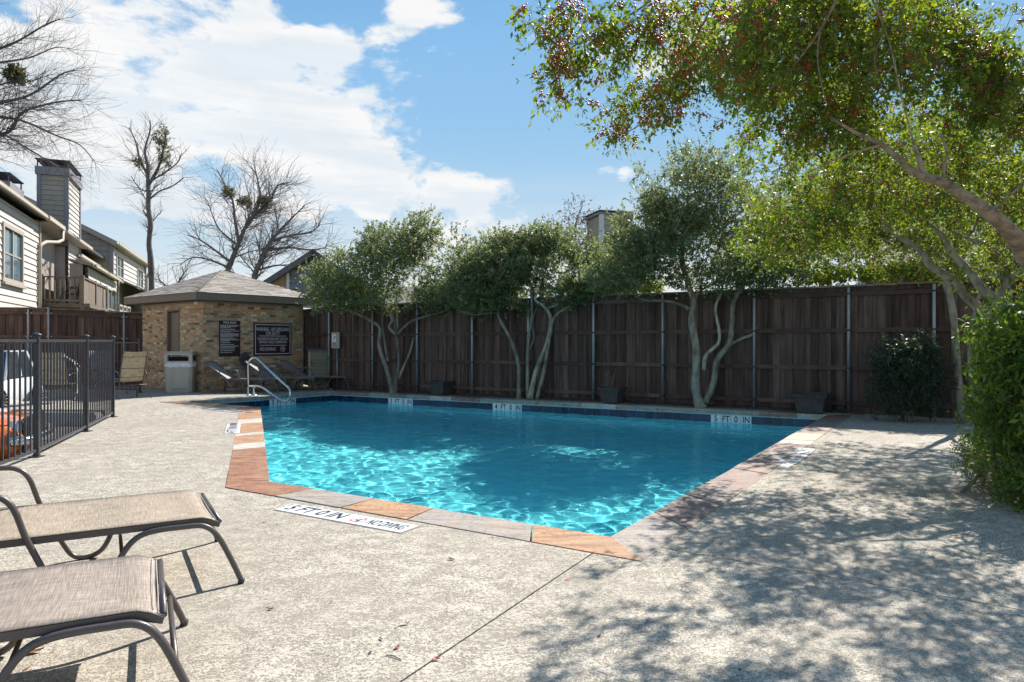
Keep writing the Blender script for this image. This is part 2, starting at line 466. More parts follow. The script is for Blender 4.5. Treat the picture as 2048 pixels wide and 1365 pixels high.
# waterline tiles
M_TILE = mat('navy_tile', (0.010, 0.030, 0.072), 0.18, var=0.45, vscale=3, spec=0.6)
M_GROUT = mat('tile_grout', (0.30, 0.40, 0.45), 0.8)
M_WTILE = mat('white_tile', (0.72, 0.80, 0.80), 0.3, var=0.05)
M_BLACK = mat('black_lettering', (0.02, 0.025, 0.03), 0.5, var=0.1)
TZ0, TZ1 = -0.285, -0.10
marks = [(792, '3'), (1006, '4'), (1450, '5')]
def edge_tiles(a, b, marksl):
    L = (b - a).length; e = (b - a) / L; nn = Vector((-e.y, e.x, 0))   # interior side for a ccw polygon
    n = max(1, round(L / 0.2)); w = L / n
    mbg = MB(); mbg.obox((a + b) / 2 + nn * .004 + Vector((0, 0, (TZ0 + TZ1) / 2)), e, nn, (0, 0, 1), L, .008, TZ1 - TZ0); mbg.build('grout', M_GROUT, pool)
    sp = {}
    for s0, dg in marksl:
        k0 = int(s0 / w) - 2
        for q, tx in enumerate((('IN', '0', 'FT', dg) if True else ())): sp[k0 + q] = tx
    for k in range(n):
        c = a + e * (w * (k + .5)) + nn * (0.012 + random.uniform(-.0008, .0008)) + Vector((0, 0, (TZ0 + TZ1) / 2))
        mt = M_WTILE if k in sp else M_TILE
        o = piece('tile', mt, pool, c, e, nn, (0, 0, 1), (w - .009, .010, TZ1 - TZ0 - .008))
        if k in sp:
            text_part('lettering', sp[k], 0.17, M_BLACK, pool, frame(c + nn * .0055 + Vector((0, 0, .012)), -e, (0, 0, 1)), 0.82, 0.0008, bold=.003)
for i in range(n0):
    a, b = POOL[i], POOL[(i + 1) % n0]; ml = []
    if i == 2:   # C -> D, far wall
        for px, dg in marks:
            r = ray(px, 700); t = None
            best = min((abs((ray(px, 0).x) - ((a + (b - a) * s).x / (a + (b - a) * s).y)), s) for s in [j / 2000 for j in range(2001)])
            ml.append((best[1] * (b - a).length, dg))
    if i == 3:   # D -> F
        best = min((abs((ray(552, 0).x) - ((a + (b - a) * s).x / (a + (b - a) * s).y)), s) for s in [j / 2000 for j in range(2001)])
        ml.append((best[1] * (b - a).length, '3'))
    edge_tiles(a, b, ml)

# coping stones
def stone(name, c1, c2, streak=(5, 30, 30), rough=0.75):
    m = bpy.data.materials.new(name); m.use_nodes = True; N = NT(m.node_tree); b = N.n['Principled BSDF']
    g = N.add('ShaderNodeNewGeometry'); oi = N.add('ShaderNodeObjectInfo')
    mp = N.add('ShaderNodeMapping'); mp.inputs['Scale'].default_value = streak; N.l.new(g.outputs['Position'], mp.inputs[0])
    N.l.new(N.math('MULTIPLY', oi.outputs['Random'], 6.0), mp.inputs['Rotation'])
    ad = N.add('ShaderNodeVectorMath', operation='ADD'); N.l.new(mp.outputs[0], ad.inputs[0]); N.l.new(N.math('MULTIPLY', oi.outputs['Random'], 50.0), ad.inputs[1])
    n1 = N.noise(ad.outputs[0], 0.35, 6, 0.65, 1.6); n2 = N.noise(g.outputs['Position'], 28, 5, 0.7); n3 = N.noise(g.outputs['Position'], 4, 3, 0.6)
    c = N.ramp(n1, [(0.38, c1), (0.48, tuple(.5 * (x + y) for x, y in zip(c1, c2))), (0.66, c2)])
    c = N.mix(N.maprange(n2, 0.50, 0.66, 0, 0.65), c, (c1[0] * .42, c1[1] * .42, c1[2] * .42, 1))
    c = N.mix(N.maprange(n3, 0.46, 0.72, 0, .6), c, (0.40, 0.27, 0.17, 1))
    N.l.new(c, b.inputs['Base Color']); b.inputs['Roughness'].default_value = rough
    bp = N.add('ShaderNodeBump', ins={'Strength': 0.6, 'Distance': 0.006}); N.l.new(N.math('ADD', n2, N.math('MULTIPLY', n1, 1.5)), bp.inputs['Height']); N.l.new(bp.outputs[0], b.inputs['Normal'])
    return m
S_RUST = stone('rust_sandstone', (0.16, 0.065, 0.035), (0.42, 0.19, 0.10))
S_ORNG = stone('orange_sandstone', (0.27, 0.12, 0.06), (0.55, 0.32, 0.17))
S_PALE = stone('pale_sandstone', (0.40, 0.36, 0.31), (0.62, 0.58, 0.52))
S_GREY = stone('grey_sandstone', (0.235, 0.205, 0.185), (0.41, 0.365, 0.32))
S_PURP = stone('purple_sandstone', (0.17, 0.11, 0.10), (0.34, 0.24, 0.20))
S_GREEN = stone('green_grey_sandstone', (0.20, 0.23, 0.19), (0.42, 0.43, 0.35))
S_GREYD = stone('brown_grey_sandstone', (0.17, 0.14, 0.125), (0.33, 0.28, 0.24))
S_TAN = stone('tan_sandstone', (0.42, 0.32, 0.20), (0.58, 0.48, 0.34))
M_MORTAR = mat('coping_mortar', (0.40, 0.36, 0.30), 0.9, bump=.002)
def cope(a, b, a2, b2, cuts, mats_, skew=0.0):
    n = len(cuts) - 1; L = (b - a).length; e = (b - a).normalized()
    for k in range(n):
        g = 0.004 / L
        s0 = cuts[k] + (g if k else 0); s1 = cuts[k + 1] - (g if k < n - 1 else 0)
        sk0 = skew * random.uniform(.4, 1) / L if 0 < k else 0; sk1 = skew * random.uniform(.4, 1) / L if k < n - 1 else 0
        i0 = a.lerp(b, s0); i1 = a.lerp(b, s1); o0 = a2.lerp(b2, max(0, s0 - sk0)) if k else a2; o1 = a2.lerp(b2, s1 - sk1) if k < n - 1 else b2
        if k and sk0: o0 = a2.lerp(b2, s0 - LAST[0] + 2 * g)
        LAST[0] = sk1
        nn = Vector((-e.y, e.x, 0)) * 0.02
        z = 0.006 + random.uniform(-.003, .004)
        # ragged inner lip
        m_ = 4; top = []
        for j in range(m_ + 1):
            t = j / m_; q = (i0 + nn).lerp(i1 + nn, t)
            if 0 < j < m_: q = q + nn * random.uniform(-.25, .25)
            top.append(q)
        poly = top + [o1, o0]
        if area2(poly) < 0: poly.reverse()
        mb = MB(); mb.prism(poly, -0.085, z); mb.build('coping_stone', mats_[k % len(mats_)], pool, bevel=0.005)
LAST = [0.0]
def frac(a, b, px):
    e = b - a
    x = ray(px, 0).x   # (a.x + s e.x) = x (a.y + s e.y)
    return (x * a.y - a.x) / (e.x - x * e.y)
def fracy(a, b, py):
    Y = G(0, py).y; return (Y - a.y) / (b.y - a.y)
cope(A, B, OUT[0], OUT[1], [0, frac(A, B, 627), frac(A, B, 746), frac(A, B, 864), frac(A, B, 1062), 1], [S_RUST, S_GREY, S_ORNG, S_GREY, S_ORNG], 0.10)
cutsBC = [0, .09, .17, .235, .33, .42, .49, .56, .60, .68, .76, .84, .92, 1]
cope(B, C_, OUT[1], OUT[2], cutsBC, [S_GREY, S_PURP, S_GREYD, S_PURP, S_PURP, S_GREYD, S_PURP, S_PALE, S_TAN, S_PURP, S_GREYD, S_PURP, S_RUST], 0.05)
rnd = random.Random(3)
def randcuts(L, lo=.45, hi=.9):
    c = [0.0]
    while c[-1] < L - hi: c.append(c[-1] + rnd.uniform(lo, hi))
    c.append(L); return [x / L for x in c]
cc = randcuts((D - C_).length); cope(C_, D, OUT[2], OUT[3], cc, [rnd.choice([S_GREEN, S_GREY, S_GREEN, S_PURP, S_PALE, S_GREEN]) for _ in cc], 0.0)
cc = randcuts((Fp - D).length); cope(D, Fp, OUT[3], OUT[4], cc, [rnd.choice([S_GREEN, S_GREY, S_GREEN]) for _ in cc], 0.0)
cc = randcuts((E - Fp).length); cope(Fp, E, OUT[4], OUT[5], cc, [S_RUST, S_ORNG, S_ORNG, S_RUST, S_ORNG], 0.0)
ys = [836.5, 845, 863, 868, 884, 894.6, 933]
cope(E, A, OUT[5], OUT[0], [0] + [fracy(E, A, y) for y in ys] + [1], [S_ORNG, S_PALE, S_ORNG, S_PALE, S_ORNG, S_PALE, S_RUST, S_RUST], 0.0)

# ---- water: real waves on a fine sheet
def water():
    x0 = min(p.x for p in POOL) - .2; x1 = max(p.x for p in POOL) + .2; y0 = min(p.y for p in POOL) - .2; y1 = max(p.y for p in POOL) + .2
    s = 0.045; nx = int((x1 - x0) / s) + 1; ny = int((y1 - y0) / s) + 1
    X, Y = np.meshgrid(x0 + np.arange(nx) * s, y0 + np.arange(ny) * s)
    Z = np.zeros_like(X); rg = np.random.default_rng(11)
    for lam, amp, cnt in ((1.3, .0024, 5), (.62, .0020, 8), (.34, .0019, 14), (.20, .0013, 18)):
        for _ in range(cnt):
            th = rg.uniform(0, 2 * math.pi); l = lam * rg.uniform(.75, 1.3); k = 2 * math.pi / l
            Z += amp * rg.uniform(.5, 1.1) * np.sin(k * (X * math.cos(th) + Y * math.sin(th)) + rg.uniform(0, 6.28) + 0.8 * np.sin(k * .23 * (Y * math.cos(th + 1) - X * math.sin(th + 2)))) / math.sqrt(cnt) * 1.6
    Z += -0.245
    # inside mask (vectorised)
    off = offset(POOL, 0.14); cx = X[:-1, :-1] + s / 2; cy = Y[:-1, :-1] + s / 2; ins = np.zeros(cx.shape, bool)
    for i in range(len(off)):
        a, b = off[i], off[(i + 1) % len(off)]
        cond = ((a.y > cy) != (b.y > cy)) & (cx < (b.x - a.x) * (cy - a.y) / (b.y - a.y + 1e-12) + a.x)
        ins ^= cond
    jj, ii = np.nonzero(ins); a = jj * nx + ii
    faces = np.stack([a, a + 1, a + nx + 1, a + nx], 1)
    used = np.unique(faces); remap = -np.ones(nx * ny, int); remap[used] = np.arange(len(used))
    co = np.stack([X.ravel()[used], Y.ravel()[used], Z.ravel()[used]], 1)
    me = bpy.data.meshes.new('pool_water'); fast_mesh(me, co, remap[faces])
    me.polygons.foreach_set('use_smooth', np.ones(len(faces), bool))
    o = bpy.data.objects.new('pool_water', me); COL.objects.link(o); o['kind'] = 'structure'
    m = bpy.data.materials.new('pool_water'); m.use_nodes = True; N = NT(m.node_tree); N.n.clear()
    ge = N.add('ShaderNodeNewGeometry')
    out = N.add('ShaderNodeOutputMaterial')
    gl = N.add('ShaderNodeBsdfGlass', ins={'IOR': 1.33, 'Roughness': 0.0, 'Color': WATER_TINT})
    N.l.new(gl.outputs[0], out.inputs[0])
    me.materials.append(m)
    return o
WATER_TINT = (0.63, 0.99, 1.0, 1)
def fast_mesh(me, co, faces):
    nv, nf, k = len(co), len(faces), faces.shape[1]
    me.vertices.add(nv); me.vertices.foreach_set('co', np.asarray(co, np.float32).ravel())
    me.loops.add(nf * k); me.loops.foreach_set('vertex_index', np.asarray(faces, np.int32).ravel())
    me.polygons.add(nf); me.polygons.foreach_set('loop_start', np.arange(0, nf * k, k, dtype=np.int32)); me.polygons.foreach_set('loop_total', np.full(nf, k, np.int32))
    me.update(calc_edges=True)
wat = water()
# focus the sun through the real waves onto the pool floor
sl.cycles.is_caustics_light = True
wat.cycles.is_caustics_caster = True; wat.cycles.is_caustics_receiver = False
basin.cycles.is_caustics_receiver = True

# ---- planting bed along the fence
mb = MB(); a = OUT[2].lerp(OUT[3], -.015); b = OUT[3]; nb = 70
e = (b - a).normalized(); rows = []
for i in range(nb + 1):
    t = i / nb; p = a.lerp(b, t); row = []
    q = fence_pt(1700).lerp(fence_pt(650), t)
    for j in range(6):
        s = j / 5; r_ = p.lerp(q + Vector((0, .05, 0)), s); z = 0.012 + 0.035 * math.sin(math.pi * min(1, s * .8)) + random.uniform(0, .02)
        row.append(len(mb.v)); mb.v.append((r_.x, r_.y, z if j else 0.004))
    rows.append(row)
for i in range(nb):
    for j in range(5): mb.face((rows[i][j], rows[i][j + 1], rows[i + 1][j + 1], rows[i + 1][j]), True)
bed = mb.build('planting_bed', M_SOIL); bed['kind'] = 'structure'
mb = MB(); mb.quad((4.5, -4, -.02), (4.05, 4.0, -.02), (30, 4.5, .1), (30, -4, .1)); mb.quad((4.05, 4.0, -.02), (4.45, 6.6, -.02), (30, 7, .1), (30, 4.5, .1)); mb.quad((4.45, 6.6, -.02), (8.4, 12.5, -.02), (30, 7.5, .1), (30, 7, .1))
sb = mb.build('side_bed', M_SOIL); sb['kind'] = 'structure'

# ================================================================== FENCES
M_PLANK = mat('stained_plank', (0.104, 0.067, 0.055), 0.85, var=0.42, vscale=2.2, bump=0.004, bscale=18, stretch=(7, 7, .6), spec=.15)
M_RAIL = mat('stained_rail', (0.102, 0.069, 0.059), 0.85, var=0.3, vscale=3, bump=0.003, bscale=25, spec=.15)
M_CAPW = mat('weathered_cap', (0.20, 0.15, 0.12), 0.9, var=0.35, vscale=5, bump=0.003)
M_GALV = mat('galvanised_steel', (0.33, 0.35, 0.37), 0.5, metal=0.6, var=0.12, vscale=9)
M_IRON = mat('black_iron', (0.035, 0.037, 0.045), 0.42, var=0.25, vscale=12, spec=.6)
UP = Vector((0, 0, 1))
def wood_fence(a, b, h0, h1, posts, label, side=1, z0=0.05, pitch=0.235, side_metal=False):
    a = V2(a); b = V2(b); L = (b - a).length; e = (b - a) / L; nn = Vector((-e.y, e.x, 0)) * side   # nn faces the pool
    root = empty('wooden_fence', (a + b) / 2, label, 'fence', 'dark wooden privacy fences')
    H = lambda s: h0 + (h1 - h0) * s / L
    n = int(L / pitch)
    rr = random.Random(int(L * 100))
    for k in range(n):
        s = (k + .5) * L / n; z1 = H(s) - .045 + rr.uniform(-.006, .004); zb = z0 + rr.uniform(-.03, .02)
        w1 = 0.142 + rr.uniform(-.004, .004)
        p = a + e * (s - .06)
        tilt = Vector((rr.uniform(-.004, .004), 0, 1))
        piece('plank', M_PLANK, root, p + nn * (.0 + rr.uniform(-.003, .003)) + UP * (zb + z1) / 2, e, nn, tilt, (w1, .018, z1 - zb))
        p = a + e * (s + .06)
        piece('plank', M_PLANK, root, p - nn * (.021 + rr.uniform(-.002, .002)) + UP * (zb + z1) / 2, e, nn, UP, (w1, .018, z1 - zb))
    for f_ in (.093, .365, .655, .935):
        z = z0 + (h0 - z0) * f_; zb_ = z0 + (h1 - z0) * f_
        ps = [0.0] + sorted(posts) + [L]
        for i in range(len(ps) - 1):
            s0, s1 = ps[i] + .004, ps[i + 1] - .004
            if s1 - s0 < .1: continue
            q0 = a + e * s0 + nn * .031 + UP * (z + (zb_ - z) * s0 / L); q1 = a + e * s1 + nn * .031 + UP * (z + (zb_ - z) * s1 / L)
            d = (q1 - q0)
            piece('rail', M_RAIL, root, (q0 + q1) / 2, d, nn, d.cross(nn) if d.cross(nn).z > 0 else -d.cross(nn), (d.length, .036, .086))
    q0 = a + UP * h0; q1 = b + UP * h1; nseg = max(2, int(L / 3.4))
    for i in range(nseg):
        u0 = q0.lerp(q1, i / nseg + .0006); u1 = q0.lerp(q1, (i + 1) / nseg - .0006); d = u1 - u0
        piece('cap_board', M_CAPW, root, (u0 + u1) / 2 + nn * .01 - UP * .012, d, nn, UP, (d.length, .15, .034))
        piece('trim_board', M_PLANK, root, (u0 + u1) / 2 + nn * .022 - UP * .072, d, nn, UP, (d.length, .018, .085))
    for s in posts:
        p = a + e * s + nn * .085; h = H(s) - .06
        mb = MB(); mb.tube([p + UP * -.04, p + UP * h, p + UP * (h + .02)], [.030, .030, .018], 12); o = mb.build('post', M_GALV, root)
        mb = MB()
        for f_ in (.093, .365, .655, .935):
            z = z0 + (H(s) - z0) * f_
            mb.obox(p - nn * .03 + UP * z, e, nn, UP, .16, .008, .035); mb.tube([p + UP * (z - .018), p + UP * (z + .018)], .034, 12)
            mb.build('bracket', M_GALV if side_metal else M_RAIL, o); mb = MB()
    return root
# long back fence
posts_px = [2200, 2020, 1868, 1698, 1510, 1328, 1190, 1060, 948, 838, 749]
wood_fence(FR, FL, 2.50, 2.42, [(fence_pt(p) - FR).length for p in posts_px], 'long dark brown board fence running behind the pool and its trees', z0=-.04)
wood_fence(FL, FB, 2.42, 2.36, [.05], 'short reddish brown fence section between electrical box and brick pump house', z0=.03)
LF0 = V2(G(-420, 774, 0)); LFc = Vector(((97 - CX) / F * 21.2, 21.2, 0)); LF1 = Vector(((322 - CX) / F * 22.0, 22.0, 0))
# left fence : two runs meeting at a post
l0 = Vector((-20.5, 20.3, 0))
wood_fence(LFc, l0, 2.40, 2.44, [(LFc - Vector(((55 - CX) / F * 21.0, 21.05, 0))).length, 3.0, 5.0], 'reddish brown fence run at far left below the grey house window', side=1, z0=-.1, side_metal=True)
wood_fence(LF1, LFc, 2.26, 2.40, [(LF1 - Vector(((250 - CX) / F * 21.75, 21.75, 0))).length, (LF1 - LFc).length - .03], 'dark purple brown fence run below the balcony, left of pump house', side=1, z0=-.1, side_metal=True)

def iron_fence(pts, h, label, zb=0.0, postw=.06, pickw=.018, gap=.142, group='black iron fences'):
    root = empty('iron_fence', pts[0], label, 'fence', group)
    M = M_IRON
    for i, p in enumerate(pts):
        mb = MB(); mb.obox(Vector(p) + UP * (zb + h / 2), (pts[1] - pts[0]) if i == 0 else (pts[i] - pts[i - 1]), UP.cross((pts[1] - pts[0]) if i == 0 else (pts[i] - pts[i - 1])), UP, postw, postw, h)
        mb.obox(Vector(p) + UP * (zb + .006), (1, 0, 0), (0, 1, 0), UP, .13, .13, .012)
        o = mb.build('post', M, root, bevel=.004)
        mb = MB(); w = postw * .72; q = Vector(p) + UP * (zb + h)
        e = ((pts[1] - pts[0]) if i == 0 else (pts[i] - pts[i - 1])).normalized(); s = UP.cross(e); n = len(mb.v)
        rings = [(w, 0), (w, .008), (w * .8, .018), (w * .45, .028), (w * .1, .032)]
        for (r_, z) in rings:
            for a, b in ((-1, -1), (1, -1), (1, 1), (-1, 1)): mb.v.append(tuple(q + e * a * r_ + s * b * r_ + UP * z))
        for k in range(len(rings) - 1):
            for j in range(4): mb.face((n + k * 4 + j, n + k * 4 + (j + 1) % 4, n + (k + 1) * 4 + (j + 1) % 4, n + (k + 1) * 4 + j), True)
        mb.face((n + 16, n + 17, n + 18, n + 19)); mb.build('post_cap', M, o)
    for i in range(len(pts) - 1):
        a, b = Vector(pts[i]), Vector(pts[i + 1]); d = b - a; L = d.length; e = d / L; s = UP.cross(e)
        for z in (zb + .085, zb + h - .065):
            piece('rail', M, root, (a + b) / 2 + UP * z, e, s, UP, (L - postw, .028, .036))
        n = int((L - postw) / gap); sp = (L - postw) / n
        for k in range(1, n):
            piece('picket', M, root, a + e * (postw / 2 + sp * k) + UP * (zb + h / 2), e, s, UP, (pickw, pickw, h - .15))
    return root
ipts = [Vector((-5.50, 5.0, 0)), Vector((-5.53, 7.2, 0)), V2(G(73.5, 914)), V2(G(172, 863)), V2(G(225.5, 834))]
ipts[1] = ipts[2] + (Vector((-5.51, 7.54, 0)) - ipts[2]).normalized() * 2.35; ipts[0] = ipts[1] + Vector((.25, -2.3, 0))
for q in ipts: q.z = 0
iron_fence(ipts, 1.47, 'tall black iron picket fence between pool deck and parked cars')
iron_fence([Vector((-9.7, 18.6, 0)) + Vector((-.38, .35, 0)), Vector((-12.2, 19.6, 0)), Vector((-14.4, 20.0, 0))], 1.42, 'far black iron fence behind the beige patio chairs', postw=.05)
iron_fence([Vector((-15.3, 15.2, 0)), Vector((-13.0, 15.0, 0)), Vector((-10.8, 14.8, 0))], 1.3, 'black iron fence between the white car and the patio slab', zb=0, gap=.12)

# ================================================================== BRICK PUMP HOUSE
K = V2(G(406, 784.5)); fR = Vector((.616, .788, 0)); fL = Vector((-.788, .616, 0)); LR, LL = 3.22, 3.57
bh = empty('pump_house', K + fR * LR / 2 + fL * LL / 2, 'small brick pump house with hip shingle roof at the pool corner', 'building')
ZT = 2.50
M_MORT = mat('brick_mortar', (0.36, 0.31, 0.24), 0.95, var=0.2, vscale=20, bump=.003)
BRC = [(0.34, 0.235, 0.14), (0.27, 0.18, 0.105), (0.155, 0.115, 0.08), (0.36, 0.19, 0.10), (0.44, 0.34, 0.23), (0.215, 0.155, 0.10), (0.10, 0.08, 0.062), (0.30, 0.22, 0.145), (0.33, 0.245, 0.16), (0.24, 0.18, 0.12)]
M_BR = [mat('brick_%d' % i, tuple(min(.6, x * 1.45) for x in c), 0.9, var=0.22, vscale=12, bump=.003, bscale=60) for i, c in enumerate(BRC)]
door = (1.28, 2.02, 2.30)   # along the left face: start, end, top
walls = [(K, fR, LR, []), (K, fL, LL, [door]), (K + fR * LR, fL, LL, []), (K + fL * LL, fR, LR, [])]
mbc = MB()
inn = .012
cen = K + fR * LR / 2 + fL * LL / 2
# mortar core (left wall split around the door)
def corebox(a, b, z0, z1, th=.12):
    d = (b - a); mid = (a + b) / 2; n = Vector((-d.y, d.x, 0)).normalized()
    if n.dot(cen - mid) < 0: n = -n
    mbc.obox(mid + n * (inn + th / 2) + UP * (z0 + z1) / 2, d, n, UP, d.length, th, z1 - z0)
corebox(K, K + fR * LR, 0, ZT)
corebox(K + fL * .125, K + fL * door[0], 0, ZT); corebox(K + fL * door[1], K + fL * (LL - .12), 0, ZT); corebox(K + fL * (door[0] + .001), K + fL * (door[1] - .001), door[2], ZT)
corebox(K + fR * LR + fL * .125, K + fR * LR + fL * (LL - .125), 0, ZT); corebox(K + fL * LL, K + fL * LL + fR * LR, 0, ZT)
mbc.build('wall', M_MORT, bh)
BW, BH, GAP, BP = .196, .058, .010, .068
cand = []
for wi, (o_, d_, L_, ops) in enumerate(walls):
    nrm = Vector((-d_.y, d_.x, 0));
    if nrm.dot(cen - (o_ + d_ * L_ / 2)) > 0: nrm = -nrm
    rows = int(ZT / BP)
    for r_ in range(rows):
        z = BP * (r_ + .5) + .004; s = -0.0 if r_ % 2 else -(BW + GAP) / 2
        while s < L_:
            s0, s1 = max(s, 0.0 if wi in (0, 2) else .012), min(s + BW, L_ - (0 if wi in (0, 2) else .012)); s += BW + GAP
            if s1 - s0 < .03: continue
            segs = [(s0, s1)]
            for (p0, p1, pz) in ops:
                if z < pz + .02:
                    ns = []
                    for (u, v) in segs:
                        if v <= p0 or u >= p1: ns.append((u, v))
                        else:
                            if u < p0 - .03: ns.append((u, p0))
                            if v > p1 + .03: ns.append((p1, v))
                    segs = ns
            for (u, v) in segs:
                if r_ >= rows - 2 and wi < 2: pass
                c = o_ + d_ * (u + v) / 2 + UP * z - nrm * (.045 - random.uniform(0, .007))
                cand.append(((c - Vector((0, 0, 1.4))).length + (100 if wi > 1 else 0), c, d_, nrm, (v - u, .09, BH)))
cand.sort(key=lambda t: t[0])
mbs = MB()
for i, (dd, c, d_, nrm, dm) in enumerate(cand):
    w = random.choices(range(10), [9, 8, 5, 5, 4, 7, 2, 9, 9, 7])[0]
    if i < 300: piece('brick', M_BR[w], bh, c, d_, nrm, UP, dm)
    else: mbs.mi = w; mbs.obox(c, d_, nrm, UP, *dm)
o = mbs.build('bricks', M_BR, bh); o['kind'] = 'stuff'
# door
M_TAUPE = mat('taupe_paint', (0.17, 0.135, 0.10), 0.6, var=.08)
M_DOOR = mat('door_paint', (0.22, 0.17, 0.125), 0.55, var=.06)
nL = -fR; nR = -fL
def onL(s, z, out=0.0): return K + fL * s + UP * z + nL * out
def onR(s, z, out=0.0): return K + fR * s + UP * z + nR * out
dr = MB(); dr.obox(onL((door[0] + door[1]) / 2, door[2] / 2 - .03, -.10), fL, nL, UP, door[1] - door[0] - .10, .045, door[2] - .08)
dro = dr.build('door', M_DOOR, bh, bevel=.003)
fm = MB()
for s in (door[0] + .025, door[1] - .025): fm.obox(onL(s, door[2] / 2, -.055), fL, nL, UP, .05, .14, door[2])
fm.obox(onL((door[0] + door[1]) / 2, door[2] - .025, -.055), fL, nL, UP, door[1] - door[0] - .1, .14, .05)
fm.build('door_frame', M_TAUPE, bh, bevel=.004)
hb = MB(); hb.tube([onL(door[0] + .14, 1.0, -.075), onL(door[0] + .14, 1.0, -.02), onL(door[0] + .22, 1.0, -.015)], .011, 8); hb.build('handle', M_GALV, dro)
M_WHITE = mat('white_paint', (0.75, 0.75, 0.72), 0.5, var=.04)
sg = MB(); sg.obox(onL(door[0] + .17, 1.62, -.073), fL, nL, UP, .16, .006, .24); sg.build('door_sign', M_BLACK, dro)
sg = MB()
for (u, v, w_, h_) in ((-.03, .04, .03, .09), (.04, .04, .03, .09), (0, -.06, .10, .018), (-.03, .105, .022, .022), (.04, .105, .022, .022)):
    sg.obox(onL(door[0] + .17 - u, 1.62 + v, -.069), fL, nL, UP, w_, .002, h_)
sg.build('pictogram', M_WHITE, dro)
# hip roof
OV = .38; ZE = 2.70
ct = K + fR * (LR / 2) + fL * (LL / 2); APX = 3.56
cor = [K - fR * OV - fL * OV, K + fR * (LR + OV) - fL * OV, K + fR * (LR + OV) + fL * (LL + OV), K - fR * OV + fL * (LL + OV)]
M_SHIN = [mat('shingle_%d' % i, c, 0.95, var=.22, vscale=30, bump=.003, bscale=150) for i, c in enumerate([(.30, .26, .22), (.26, .225, .19), (.34, .30, .26), (.22, .19, .165)])]
rf = MB()
for z0, z1, ex in ((2.50, 2.70, .0),):
    for i in range(4):
        a, b = cor[i], cor[(i + 1) % 4]; d = (b - a).normalized(); n = Vector((d.y, -d.x, 0))
        if n.dot(ct - a) > 0: n = -n
        rf.obox((a + b) / 2 - n * .012 + UP * 2.605, d, n, UP, (b - a).length, .024, .19)
rf.build('fascia', M_TAUPE, bh)
so = MB(); so.prism([p.lerp(ct, .02) for p in (cor if area2(cor) > 0 else list(reversed(cor)))], 2.512, 2.53); so.build('soffit', M_TAUPE, bh)
roof = MB(); n = len(roof.v)
for p in cor: roof.v.append((p.x, p.y, ZE - .01))
roof.v.append((ct.x, ct.y, APX - .012))
for i in range(4): roof.face((i, (i + 1) % 4, 4))
roof_o = roof.build('roof', M_SHIN[1], bh)
def shingle_plane(a, b, top, parent, expo=.135, tabw=.32, a2=None, b2=None, jit=.006):
    """courses of tabs on the plane a-b (eave) .. top line (a2-b2) or apex"""
    a = Vector(a); b = Vector(b); a2 = Vector(a2 if a2 is not None else top); b2 = Vector(b2 if b2 is not None else top)
    mid = (a + b) / 2; tm = (a2 + b2) / 2; e = (b - a).normalized(); nrm = e.cross(tm - mid).normalized()
    if nrm.z < 0: nrm = -nrm
    sl_ = (tm - mid); sl_ = sl_ - e * sl_.dot(e); L = sl_.length; sl_ = sl_ / L; n = int(L / expo); out = []
    for r_ in range(n):
        t0 = r_ * expo / L; t1 = min(1, (r_ + 1) * expo / L); tc_ = (t0 + t1) / 2
        l = a.lerp(a2, tc_); r2 = b.lerp(b2, tc_); w = (r2 - l).length; s = -random.uniform(0, tabw)
        while s < w:
            s0, s1 = max(0, s), min(w, s + tabw - .006); s += tabw
            if s1 - s0 < .03: continue
            c = l + e * (s0 + s1) / 2 + nrm * (.008 + random.uniform(0, jit)) - sl_ * random.uniform(0, .012)
            up = (sl_ + nrm * -.055).normalized()
            out.append((c, e, up, (s1 - s0, expo + .03, .009 + random.uniform(0, .004))))
    return out
sh = []
apx = Vector((ct.x, ct.y, APX))
for i in (3, 0, 1, 2):
    s_ = shingle_plane(cor[i] + UP * ZE, cor[(i + 1) % 4] + UP * ZE, apx, bh); sh.append(s_)
order = sh[0] + sh[1]; rest = sh[2] + sh[3]
near = sorted(order, key=lambda t: t[0].y); mbs = MB()
for i, (c, e_, up, dm) in enumerate(near + rest):
    w = random.choices(range(4), [4, 3, 3, 1])[0]; nz_ = e_.cross(up)
    if nz_.z < 0: nz_ = -nz_
    if i < 300: piece('shingle', M_SHIN[w], roof_o, c, e_, up, nz_, dm)
    else: mbs.mi = w; mbs.obox(c, e_, up, nz_, *dm)
o = mbs.build('shingles', M_SHIN, roof_o); o['kind'] = 'stuff'
hp = MB()
for p in cor: hp.tube([p + UP * (ZE + .002), apx + UP * .004], .022, 6)
hp.build('hip_cap', M_SHIN[1], bh)
# small lamps under the eave
lb = MB(); c = K + (nL + nR) * .12 + fL * .25 + UP * 2.43
lb.tube([c + UP * .05, c + UP * .03], .05, 12); lb.tube([c + UP * .03, c, c - UP * .03], [.055, .06, .03], 12)
props(lb.build('eave_light', M_WHITE), 'small white lamp under the pump house eave at its near corner', 'light fixture')
lb = MB(); c = K + fR * (LR + .10) + UP * 2.46 + nR * .22
lb.tube([c - fR * .25, c + fR * .2], .045, 10); lb.obox(c + UP * .045, fR, nR, UP, .3, .05, .03)
props(lb.build('eave_light', M_WHITE), 'white tube lamp below the pump house eave beside the wooden fence', 'light fixture')

